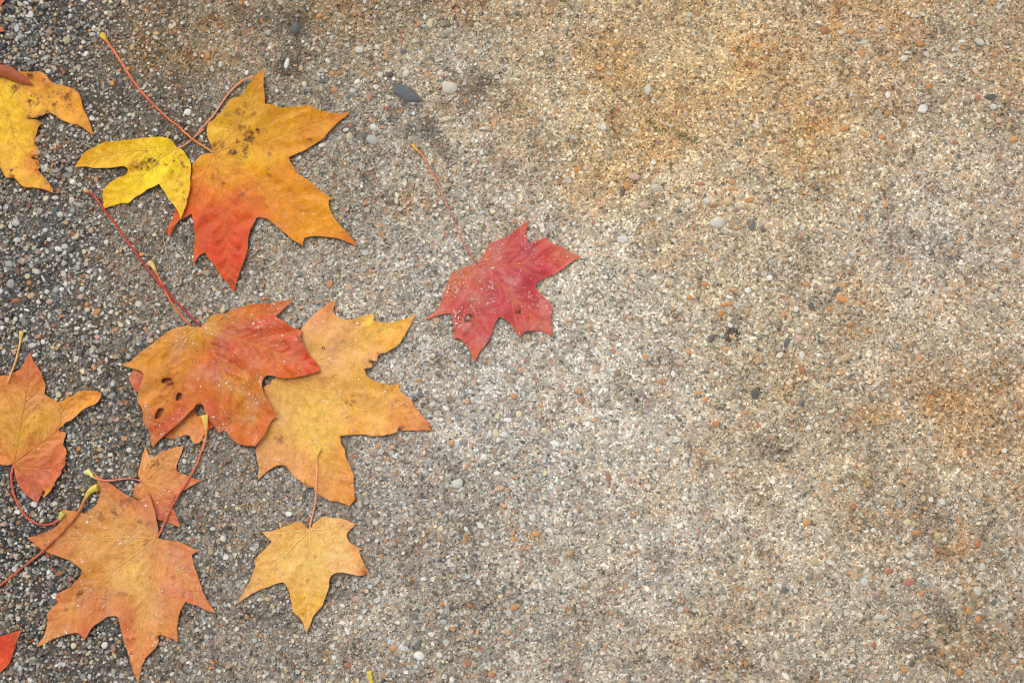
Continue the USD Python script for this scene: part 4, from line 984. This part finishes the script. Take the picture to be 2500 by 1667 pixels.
# loose stones that stand out: x, y, length, width (pixels), turn, kind, name, label, category
LOOSE = [
    (993, 230, 92, 50, -25, 'slate', 'slate_chip', 'large dark slate chip lying near the top, right of the big golden leaf', 'stone'),
    (2418, 237, 40, 17, 0, 'black', 'slate_chip', 'oblong black chip near the upper right edge', 'stone'),
    (2251, 267, 27, 25, 20, 'white', 'pebble', 'round bright white pebble in the rusty upper right area', 'pebble'),
    (460, 275, 23, 20, 0, 'white', 'pebble', 'bright white pebble between the two crossing stalks of the upper leaves', 'pebble'),
    (701, 156, 31, 13, 75, 'white', 'pebble', 'white rod-shaped stone just right of the golden leaf top tip', 'pebble'),
    (1096, 214, 48, 36, -25, 'pale', 'pebble', 'broad pale grey stone right of the large slate chip', 'stone'),
    (84, 1231, 21, 16, -15, 'white', 'pebble', 'white oval pebble inside the loop of the red stalk', 'pebble'),
    (1879, 679, 20, 17, 10, 'white', 'pebble', 'white stubby pebble above a cream one, right of centre', 'pebble'),
    (2041, 710, 27, 16, 35, 'slate', 'pebble', 'smooth blue grey pebble in the right half', 'pebble'),
    (1023, 1599, 29, 24, 0, 'white', 'pebble', 'largest white pebble near the bottom edge', 'pebble'),
    (1355, 1083, 27, 15, -20, 'white', 'pebble', 'white angular stone on the pale concrete right of the amber leaf', 'pebble'),
    (27, 693, 27, 26, 40, 'pale', 'pebble', 'pale blocky stone at the left edge above the folded leaf', 'pebble'),
    (23, 645, 22, 21, 0, 'pale', 'pebble', 'round whitish pebble at the left edge below the ragged yellow leaf', 'pebble'),
    (1842, 962, 24, 36, 10, 'black', 'slate_chip', 'pitted black stone in the right half below centre', 'stone'),
    (2399, 1384, 18, 22, 0, 'pale', 'pebble', 'round white pebble at the lower right', 'pebble'),
    (1921, 835, 15, 32, -25, 'slate', 'slate_chip', 'narrow slate sliver right of the round dark lichen spot', 'stone'),
    (362, 1584, 10, 13, 0, 'cream', 'pebble', 'tiny cream pebble beside the bottom lobe of the biggest tan leaf', 'pebble'),
    (2170, 1394, 21, 20, 0, 'red', 'pebble', 'terracotta coloured pebble at the lower right', 'pebble'),
]
for k, (u, v_, a, b, ang, kind, name, label, cat) in enumerate(LOOSE):
    x, y = ground_at(u, v_)
    here = tone_at(np.array([[x, y]]))[0]
    dark_one = kind in ('slate', 'black')
    base = lin(STONES[kind]) * 0.86 + here * (0.10 if dark_one else 0.06)
    if kind == 'pale':
        base = base * 0.5 + here * 0.5
    V, Fc, C = pebble_mesh(x, y, a / 2 * PX, b / 2 * PX, min(a, b) / 2 * PX * (0.22 if dark_one else 0.36), math.radians(ang), 500 + k, sink=0.2 if dark_one else 0.1,
                           rim=here * (0.45 if dark_one else 0.8), base=base, sides=(5 if a > 60 else 6) if dark_one else 8, sharp=1.0 if dark_one else 0.6)
    tag(obj(name, V, Fc, M_grit, color=C, smooth=not dark_one), label, cat)
    placed.append((x, y, max(a, b) / 2 * PX))

# stones set in the concrete, where the photograph shows them: x y length width turn kind
SET = '''722 69 24 36 -15 slate;603 178 11 15 0 white;539 159 13 17 0 pale;507 138 18 20 0 orange;877 122 24 18 0 pale;1050 57 17 25 0 cream;811 180 15 15 0 orange
830 178 17 13 0 rust;816 220 18 14 15 orange;872 200 20 13 30 white;917 213 16 15 0 white;861 222 17 15 0 pale;928 183 18 19 0 pale;991 178 16 22 -20 pale
984 125 16 14 0 slate;910 310 18 16 0 white;908 342 34 24 -30 grey;851 334 14 22 -20 cream;854 38 11 12 0 black;925 45 16 8 -15 black;747 226 11 8 0 black
770 137 9 10 0 slate;902 120 10 9 0 cream;743 206 15 16 0 pale;944 263 15 13 0 red;856 307 13 15 0 red;823 270 19 12 0 pink;875 315 13 12 0 tan;890 333 14 12 0 slate
655 80 16 16 0 grey;780 38 15 15 0 orange;800 150 18 12 -40 pale;1036 64 14 12 0 grey;1095 60 12 14 0 black;1020 60 10 10 0 orange;1046 120 12 18 0 tan;730 128 12 26 -10 brown
1582 220 17 30 -10 pale;1421 227 17 15 0 orange;1473 313 21 21 0 pale;1548 319 14 11 30 white;1550 433 30 20 10 pink;1531 455 17 21 0 orange;1520 468 13 28 -10 black
1725 491 19 17 0 pale;1679 492 18 16 0 pale;1837 549 20 32 -15 slate;1863 562 13 15 0 black;1786 445 17 15 0 orange;1743 502 26 11 25 rust;1830 488 26 13 15 orange
1777 491 28 22 0 tan;1797 512 16 16 0 purple;1956 350 20 26 -10 cream;1983 252 15 16 0 purple;1910 345 20 9 30 rust;1601 459 22 18 0 pale;1752 544 38 30 0 pale
1520 585 30 22 0 pale;1571 503 24 22 0 pink;1709 449 26 11 5 rust;1506 268 13 12 0 rust;1446 269 13 12 0 rust;1805 302 14 12 0 grey;1466 369 11 8 0 white
1408 415 14 14 0 orange;1432 410 16 20 0 pink;1788 462 30 9 0 orange;1657 517 16 14 0 slate;1448 545 12 12 0 rust;1860 440 14 16 0 purple;1465 310 16 18 0 pale
1825 710 17 15 0 white;1843 705 16 14 10 cream;1782 726 20 10 -25 white;1737 710 24 10 25 cream;1851 669 17 13 20 purple;1944 756 15 16 0 white;1914 769 13 13 0 orange
1759 766 18 16 0 orange;1773 743 33 9 5 orange;1782 794 16 11 -20 white;1736 826 18 26 -20 black;1950 827 20 21 0 pink;1957 867 15 25 15 pale;1955 899 13 26 15 rust
1574 871 20 11 -25 orange;1680 859 15 14 0 orange;1508 909 18 18 0 brown;1661 886 18 16 0 pink;1843 999 12 11 0 cream;1863 1006 15 13 0 pale;1957 983 17 16 0 slate
1705 960 14 12 0 orange;1721 975 17 15 0 orange;1562 960 18 17 0 purple;1613 932 13 15 0 orange;1610 920 12 14 0 pale;1643 913 12 17 0 white;1747 1033 19 16 0 orange
2064 872 33 20 20 tan;1819 1007 14 13 0 orange;1818 1036 15 17 0 pink;1974 1045 14 10 0 white;1671 726 12 10 40 white;1684 726 18 12 0 orange;1540 680 10 10 0 orange
1720 694 18 12 0 orange;1790 708 11 10 0 orange;1638 692 20 16 0 tan;2055 730 30 18 -20 orange;2025 755 18 12 0 orange;1967 693 14 14 0 orange;1909 724 14 10 0 rust
1210 1058 18 23 0 cream;1196 1058 10 20 0 white;1232 1061 19 19 0 pale;1374 1085 20 16 40 pale;1239 1025 22 14 10 white;1266 1010 16 18 0 cream;1116 1180 31 23 25 pale
1126 1191 8 16 10 white;1213 1155 15 12 0 white;1048 1126 17 20 0 grey;1056 988 20 14 20 pale;1088 996 19 11 -35 white;1066 968 16 9 0 white;1025 964 15 18 0 slate
975 1071 14 14 0 orange;924 1089 14 15 0 orange;1104 1080 14 15 0 orange;1158 1044 12 12 0 slate;1406 1139 11 13 0 black;1413 1203 13 15 0 white;1366 1192 19 19 0 pink
1376 1227 11 15 0 white;1485 1164 15 32 10 rust;1307 1303 22 14 0 orange;1253 1315 12 14 0 orange;1420 975 18 20 30 rust;1383 1247 18 8 0 brown;1002 1290 15 10 30 white
920 1320 12 12 0 white;1039 1333 18 14 30 pale;1076 1290 15 17 0 cream;1138 1292 9 16 30 white;1276 1283 14 16 0 pale;1300 1264 18 20 30 pale;1396 1038 13 12 0 slate
1393 1055 11 11 0 white;1328 1052 16 13 0 cream;1273 1057 17 13 0 pink;1284 1095 20 12 0 pink;1366 985 14 14 0 brown;1321 990 12 12 0 orange;1255 967 16 16 0 orange
1162 1099 14 9 0 white;1230 1114 14 12 0 cream;1201 1202 16 12 10 pink;1005 962 14 14 0 grey;1182 1115 18 8 0 white;956 1282 10 10 0 white;990 1240 13 10 0 white
2216 1275 20 20 0 cream;2132 1294 13 12 0 white;2237 1300 19 16 0 orange;2290 1307 20 18 -45 tan;2220 1420 26 18 15 red;2386 1443 16 26 10 pale;2110 1420 20 22 0 pale
2223 1355 20 16 0 pale;2425 1471 18 14 20 slate;2133 1573 12 15 0 rust;1919 1650 26 12 -35 white;2186 1652 16 20 0 pale;2227 1620 16 18 0 black;2146 1505 24 14 0 pale
2388 1511 15 16 0 orange;1969 1276 19 17 0 orange;1915 1440 14 20 0 slate;2387 1326 16 18 0 rust;2341 1640 18 16 0 orange;2208 1636 17 16 0 orange;2365 1490 14 20 0 orange
1987 1371 18 16 0 tan;2229 1375 14 10 0 white;2005 1360 12 12 0 rust;2338 1417 12 18 0 pale;2250 1448 14 14 0 orange;2286 1461 12 12 0 brown;2139 1455 17 13 0 purple
142 607 22 15 -15 white;134 483 20 14 10 white;175 489 17 22 0 pale;194 451 14 16 0 pale;115 712 14 15 0 white;151 706 15 13 0 white;136 707 17 19 0 grey;94 738 14 14 -30 white
120 771 10 16 0 white;17 781 15 18 0 pale;5 800 12 14 0 white;38 733 26 16 15 rust;212 743 14 14 0 orange;236 810 14 12 0 white;188 802 18 11 15 white;9 859 12 14 0 white
121 736 20 16 0 pink;223 563 16 16 0 tan;158 602 18 17 0 pale;147 524 17 16 20 pale;260 591 14 14 0 pale;260 878 9 16 0 white;105 834 14 17 0 white;78 843 24 14 0 pale
282 805 14 12 0 orange;110 562 16 14 0 pale;40 545 20 22 0 pale;42 585 20 16 0 pale;120 585 16 12 0 white;60 730 14 18 0 brown;105 680 8 26 20 pale;2 711 12 15 0 white
65 757 18 8 -10 white;52 772 12 12 0 white;130 795 16 13 0 rust;198 725 17 17 0 pink;245 660 10 17 30 white;200 705 15 14 0 pale;157 642 18 20 0 grey
981 1580 22 15 -35 white;959 1582 17 14 0 orange;820 1557 15 13 0 cream;871 1462 20 17 20 pink;836 1478 15 10 -20 white;1053 1549 18 13 0 white;1022 1490 10 14 0 black
1102 1483 15 17 0 black;1178 1484 11 14 0 black;1143 1617 18 24 0 rust;815 1605 14 13 0 white;1297 1538 10 16 0 white;1034 1413 16 12 0 white;850 1624 20 14 -20 rust
835 1520 22 8 5 white;881 1507 10 14 30 white;847 1541 12 22 30 white;1103 1659 14 16 0 white;1169 1422 12 18 15 white;1083 1517 20 16 -20 grey;1238 1543 20 18 0 tan
1200 1645 17 18 0 orange;1078 1474 13 12 0 orange;1148 1478 15 13 0 rust;1077 1492 12 13 0 white;1254 1482 24 14 0 orange;857 1520 8 12 0 white;885 1527 14 12 0 pale
2013 74 26 22 0 rust;2103 133 14 24 30 orange;2167 233 14 20 -15 white;2109 105 22 12 0 pale;2390 103 28 18 -20 pale;2267 212 18 20 0 orange;2170 138 20 14 0 pink
1970 204 17 14 0 tan;2329 350 20 10 0 rust;2167 278 16 14 -30 orange;2206 145 20 16 20 white;1983 252 15 15 0 purple;2217 33 10 14 0 white;2074 79 22 10 0 orange
2052 80 12 14 0 pale;2196 35 12 12 0 orange;2230 75 16 14 0 pink;2385 240 14 16 0 rust;2425 262 20 16 20 pale;2475 340 20 16 0 orange;2110 330 24 10 -40 orange
2216 130 18 9 -10 white;2207 305 14 16 0 rust;2060 315 24 14 0 orange;2246 108 16 18 0 orange;2340 380 12 12 0 slate;2350 103 14 8 0 white;2457 104 18 14 10 purple
462 300 14 12 20 pale;95 1130 14 10 20 white;268 1148 17 11 0 white;314 1175 16 13 20 white;315 1098 14 14 0 white;270 1110 16 12 0 white;255 1575 16 20 -30 white
420 1645 14 9 20 white;225 1523 10 10 0 white;180 1575 17 18 0 cream;145 1400 24 14 0 rust;520 1290 14 10 0 white;450 1125 12 16 20 white;232 880 9 14 0 white
207 918 10 10 0 white;230 930 18 14 20 white;172 1160 22 14 30 grey;125 945 18 16 0 grey;900 893 16 18 0 grey;1018 855 24 14 -40 white;1085 1005 14 12 0 pale
650 705 20 12 -20 tan;700 702 22 18 0 pink;618 730 18 18 0 pink;570 726 10 14 0 white;345 738 12 15 0 white;405 745 12 16 0 white;312 724 22 12 -10 white;875 738 18 14 0 white
735 745 14 24 30 tan;895 730 14 20 0 slate;1140 850 18 16 0 white;1080 905 18 12 -20 white;1085 600 16 14 0 orange;1078 560 20 16 0 cream;1110 640 22 14 0 rust
1290 720 14 22 0 cream;1325 735 18 10 -30 white;1405 730 14 20 0 white;1130 1010 12 10 0 white;1545 790 12 12 0 tan;2100 480 18 14 0 pale;2230 520 16 16 0 pink;2340 620 14 20 0 tan'''
SET = [s.split() for s in SET.replace('\n', ';').split(';') if s.strip()][:300]
prep = union.buffer(-0.001)
shapely.prepare(prep)
stalk_tree = cKDTree(np.vstack(STALKS))
count = 0
for k, (u, v_, a, b, ang, kind) in enumerate(SET):
    x, y = ground_at(float(u), float(v_))
    if prep.contains(Point(x, y)) or stalk_tree.query([x, y])[0] < 0.0022:
        continue
    a, b = float(a) * 1.06, float(b) * 1.06
    here = tone_at(np.array([[x, y]]))[0]
    base = lin(STONES[kind]) * prng.uniform(0.78, 0.98) * 0.86 + here * 0.14
    V, Fc, C = pebble_mesh(x, y, a / 2 * PX, b / 2 * PX, min(a, b) / 2 * PX * 0.42, math.radians(float(ang) + prng.uniform(-12, 12)), 900 + k,
                           sink=prng.uniform(0.08, 0.3), rim=here * 0.75, base=base, sides=int(prng.integers(7, 11)), sharp=prng.uniform(0.2, 1))
    g = meshkit.arrays((V, Fc))[0]
    obj('pebble', V, Fc, M_grit, ground, C, smooth=bool(prng.uniform() < 0.5))
    placed.append((x, y, max(a, b) / 2 * PX))
    count += 1

# the rest of the grit, too many to lift one by one
PAL = ['white', 'pale', 'grey', 'slate', 'black', 'cream', 'tan', 'orange', 'rust', 'pink', 'purple', 'red', 'brown', 'taupe', 'umber', 'olive']
PAL_LIN = np.array([lin(STONES[k]) for k in PAL]) * np.array([0.97, 0.96, 0.94])
W_GREY = np.array([.13, .17, .16, .05, .05, .05, .06, .03, .02, .04, .01, .005, .03, .13, .09, .05])
W_RUST = np.array([.12, .11, .05, .025, .025, .11, .14, .22, .11, .07, .02, .015, .035, .05, .02, .01])
N = 185000
p = np.stack([prng.uniform(-0.43, 0.43, N), prng.uniform(-0.31, 0.31, N)], 1)
gr = grit_at(p)
wn = worn(p)
p = p[prng.uniform(size=N) < np.clip(0.08 + 0.54 * wn * (0.7 + 0.3 * gr) + 0.55 * gr, 0, 1)]
shapely.prepare(union)
inner = union.buffer(-0.004)
shapely.prepare(inner)
p = p[~shapely.contains_xy(inner, p[:, 0], p[:, 1])]
gr = grit_at(p)
n = len(p)
rad = np.clip(np.exp(prng.normal(math.log(0.00066), 0.46, n)), 0.0003, 0.0026) * (0.80 + 0.42 * gr + 0.28 * worn(p))
near_leaf = shapely.contains_xy(union.buffer(0.0005), p[:, 0], p[:, 1])
rad[near_leaf] = np.minimum(rad[near_leaf], 0.0009)
pl = np.array(placed)
d, k = cKDTree(pl[:, :2]).query(p)
ok = d > pl[k, 2] * 0.8 + rad * 0.6
p, gr, rad = p[ok], gr[ok], rad[ok]
n2 = 24000
p2 = np.stack([prng.uniform(-0.43, 0.43, n2), prng.uniform(-0.31, 0.31, n2)], 1)
p2 = p2[prng.uniform(size=n2) < 0.12 + 0.62 * worn(p2) + 0.4 * grit_at(p2)]
p2 = p2[~shapely.contains_xy(union.buffer(0.0015), p2[:, 0], p2[:, 1])]
d2, k2 = cKDTree(pl[:, :2]).query(p2)
p2 = p2[(d2 > pl[k2, 2] + 0.0015) & (stalk_tree.query(p2)[0] > 0.0026)]
n2 = len(p2)
far = cKDTree(p2).query(p)[0] > 0.0010
p, gr, rad = p[far], gr[far], rad[far]
p, gr = np.vstack([p, p2]), np.concatenate([gr, grit_at(p2)])
rad = np.concatenate([rad, np.clip(np.exp(prng.normal(math.log(0.0014), 0.30, n2)), 0.001, 0.0030) * (1 + 0.22 * grit_at(p2))])
coarse = np.concatenate([np.zeros(len(p) - n2, bool), np.ones(n2, bool)])
n = len(p)
local = tone_at(p)
warm = np.clip((local[:, 0] / local[:, 2] - 1.25) / 0.9, 0, 1)
pick = np.zeros(n, int)
u = prng.uniform(size=n)
warm = np.maximum(warm, 0.55 * (1 - gr))
W = W_GREY[None] * (1 - warm[:, None]) + W_RUST[None] * warm[:, None]
W /= W.sum(1, keepdims=True)
pick = (u[:, None] > np.cumsum(W, 1)).sum(1).clip(0, len(PAL) - 1)
col = PAL_LIN[pick] * prng.uniform(0.62, 1.08, (n, 1))
mixw = 0.04 * coarse[:, None] + (0.10 + 0.16 * (1 - gr) + prng.uniform(0, 0.3, n))[:, None]
col = col * (1 - mixw) + local * mixw
shape_k = 64
th6 = np.arange(6) * math.pi / 3
LO = np.column_stack([np.cos(th6), np.sin(th6), np.full(6, -0.8)])
HI = np.column_stack([np.cos(th6 + 0.3) * 0.74, np.sin(th6 + 0.3) * 0.74, np.full(6, 0.85)])
CHIP_V = np.vstack([LO, HI])
CHIP_F = np.array([f_ for m in range(6) for f_ in ([m, (m + 1) % 6, 6 + (m + 1) % 6], [m, 6 + (m + 1) % 6, 6 + m])] + [[6, 7, 8], [6, 8, 9], [6, 9, 10], [6, 10, 11]])
variants = []
for _ in range(shape_k):
    kk = prng.uniform(0.72, 1.12, 6)
    V_ = CHIP_V.copy()
    V_[:6, :2] *= kk[:, None]
    V_[6:, :2] *= (kk * prng.uniform(0.8, 1.1, 6))[:, None]
    V_[6:, 2] += V_[6:, :2] @ prng.normal(0, 0.3, 2) + prng.uniform(-0.12, 0.12, 6)
    variants.append(V_)
variants = np.stack(variants)
asp = prng.uniform(0.55, 1.0, n)
flat = np.where(coarse, 0.5 + 0.35 * gr, 1.0)
size = np.column_stack([rad / np.sqrt(asp), rad * np.sqrt(asp), rad * flat * prng.uniform(0.4, 0.75, n)])
z = ground_z(p[:, 0], p[:, 1]) + fbm2(p[:, 0], p[:, 1], 420, 43, 2) * (0.0006 + 0.0012 * gr) + size[:, 2] * (np.where(coarse, -0.42, prng.uniform(-0.5, 0.1, n)) + 0.5 * gr)
v, f, c = many(variants[prng.integers(0, shape_k, n)], CHIP_F, np.column_stack([p, z]), size, prng.uniform(0, 6.28, n), col)
tag(obj('grit', v, f, M_grit, ground, c, smooth=False), kind='stuff')

# ------------------------------------------------------------------ small litter
def fibre(name, label, cat, px, r, color):
    p = spline(ground_at(np.array(px)[:, 0], np.array(px)[:, 1]), 0.0012)
    z = ndimage.gaussian_filter1d(h_at(p[:, 0], p[:, 1]), 2) + r * 0.8
    s = np.linspace(0, 1, len(p))
    v, f, c = tube(np.column_stack([p, z]), r * (1 - 0.6 * np.abs(2 * s - 1) ** 3), np.broadcast_to(lin(color), (len(p), 3)), 6)
    tag(obj(name, v, f, M_stem, color=c), label, cat)


fibre('grass_straw', 'thin bent pale straw beside the red lobe of the golden leaf', 'straw', [(408, 560), (399, 578), (406, 612), (414, 658), (385, 630), (372, 618)], 0.00022, (196, 184, 156))
fibre('grass_straw', 'fine pale straw standing at the bottom right edge', 'straw', [(2323, 1612), (2318, 1640), (2312, 1668)], 0.00025, (206, 190, 150))
fibre('grass_straw', 'fine straw colored fibre near the right edge, below the middle', 'straw', [(2375, 1256), (2405, 1248), (2435, 1236)], 0.0002, (200, 180, 120))
fibre('grass_sprig', 'tiny green grass blade left of the round lichen spot', 'grass', [(1716, 843), (1735, 846), (1760, 850)], 0.0003, (120, 142, 92))
fibre('grass_straw', 'grey curved fibre between the two tan leaves at the bottom left', 'straw', [(500, 1262), (508, 1246), (525, 1235), (545, 1226)], 0.0002, (150, 146, 134))


def flake(name, label, cat, px, colors, seed, thick=0.0005):
    """A thin decayed scrap of leaf, pressed on the paving."""
    o = outline(ground_at(np.array(px, float)[:, 0], np.array(px, float)[:, 1]), 2.2, seed)
    sh = Polygon(o).buffer(0)
    x0, y0, x1, y1 = sh.bounds
    ax, ay = np.meshgrid(np.arange(x0, x1, 0.0011), np.arange(y0, y1, 0.0011))
    inn = np.stack([ax.ravel(), ay.ravel()], 1)
    inn = inn[shapely.contains_xy(sh.buffer(-0.0005), inn[:, 0], inn[:, 1])]
    P = np.vstack([np.array(sh.exterior.coords)[:-1], inn])
    tri = Delaunay(P).simplices
    ce = P[tri].mean(1)
    tri = tri[shapely.contains_xy(sh, ce[:, 0], ce[:, 1])]
    a, b, c = P[tri[:, 0]], P[tri[:, 1]], P[tri[:, 2]]
    neg = (b[:, 0] - a[:, 0]) * (c[:, 1] - a[:, 1]) - (b[:, 1] - a[:, 1]) * (c[:, 0] - a[:, 0]) < 0
    tri[neg] = tri[neg][:, ::-1]
    z = h_at(P[:, 0], P[:, 1]) - 0.00062 + thick * (1 + 1.6 * fbm2(P[:, 0], P[:, 1], 260, seed, 2))
    n = len(P)
    e = np.vstack([tri[:, [0, 1]], tri[:, [1, 2]], tri[:, [2, 0]]])
    key = np.sort(e, 1) @ [n, 1]
    _, inv, cnt = np.unique(key, return_inverse=True, return_counts=True)
    be = e[cnt[inv] == 1]
    rim = np.vstack([np.stack([be[:, 0], be[:, 0] + n, be[:, 1] + n], 1), np.stack([be[:, 0], be[:, 1] + n, be[:, 1]], 1)])
    k = np.clip(0.5 + 2.0 * fbm2(P[:, 0], P[:, 1], 180, seed + 3), 0, 1)[:, None]
    c = lin(colors[0]) * (1 - k) + lin(colors[1]) * k
    tag(obj(name, np.vstack([np.column_stack([P, z]), np.column_stack([P, z - 0.0006])]), np.vstack([tri, tri[:, ::-1] + n, rim]), M_leaf, color=np.vstack([c, c])), label, cat)


flake('leaf_scrap', 'dark decayed leaf scrap pressed flat right of the ragged yellow leaf', 'leaf scrap',
      [(212, 240), (240, 215), (275, 198), (306, 190), (302, 225), (300, 262), (290, 285), (262, 282), (240, 275), (222, 268)], ((58, 52, 42), (82, 74, 60)), 71)
flake('leaf_scrap', 'grey brown leaf scrap at the left, above the folded leaf', 'leaf scrap',
      [(76, 790), (98, 788), (112, 802), (124, 815), (118, 828), (95, 826), (76, 818)], ((104, 94, 88), (84, 76, 70)), 72)
def tufts(name, label, cat, px, n, width, r0, c0, c1, seed, mat=M_moss, up=1.0):
    r = np.random.default_rng(seed)
    line = spline(ground_at(np.array(px, float)[:, 0], np.array(px, float)[:, 1]), 0.0004)
    q = line[r.integers(0, len(line), n)] + r.normal(0, width, (n, 2))
    s = np.exp(r.normal(math.log(r0), 0.35, n))
    size = s[:, None] * r.uniform(0.6, 1.4, (n, 3)) * [1, 1, up]
    col = lin(c0) + (lin(c1) - lin(c0)) * r.uniform(0, 1, (n, 1))
    v, f, c = many(OCT_V, OCT_F, np.column_stack([q, h_at(q[:, 0], q[:, 1]) - 0.0007 + size[:, 2] * 0.5]), size, r.uniform(0, 6.28, n), col)
    tag(obj(name, v, f, mat, color=c, smooth=False), label, cat, None, 'stuff')


tufts('moss', 'short streak of dark green moss in the rusty upper area, left piece', 'moss', [(1578, 290), (1590, 302), (1600, 316), (1612, 319), (1630, 313)], 170, 0.0011, 0.00040, (98, 102, 58), (146, 136, 86), 81)
tufts('moss', 'short streak of dark green moss in the rusty upper area, right piece', 'moss', [(1658, 327), (1674, 336), (1686, 345), (1702, 352)], 120, 0.0009, 0.00040, (100, 104, 62), (144, 136, 88), 82)
th = np.linspace(0, 2 * math.pi, 16)
tufts('lichen', 'round dark lichen spot right of centre', 'lichen', [(1788 + 14 * math.cos(t), 821 + 17 * math.sin(t)) for t in th], 420, 0.0014, 0.00035, (70, 66, 60), (112, 104, 94), 83)
tufts('plant_debris', 'dark crumbled strip of plant debris above the crimson leaf stalk foot', 'debris', [(1052, 300), (1068, 325), (1084, 360), (1096, 395), (1099, 410)], 520, 0.0018, 0.00042, (70, 64, 58), (128, 116, 104), 84, M_sand, 0.5)
tufts('plant_debris', 'faint dark crumbs left of the crimson leaf stalk foot', 'debris', [(990, 322), (1015, 318), (1040, 326)], 260, 0.0020, 0.00036, (82, 74, 64), (122, 112, 98), 85, M_sand, 0.5)
tufts('plant_debris', 'olive brown crumbs around the white rod-shaped stone near the top', 'debris', [(688, 130), (716, 150), (738, 158), (716, 166)], 480, 0.0028, 0.00040, (72, 66, 48), (112, 104, 80), 86, M_sand, 0.5)
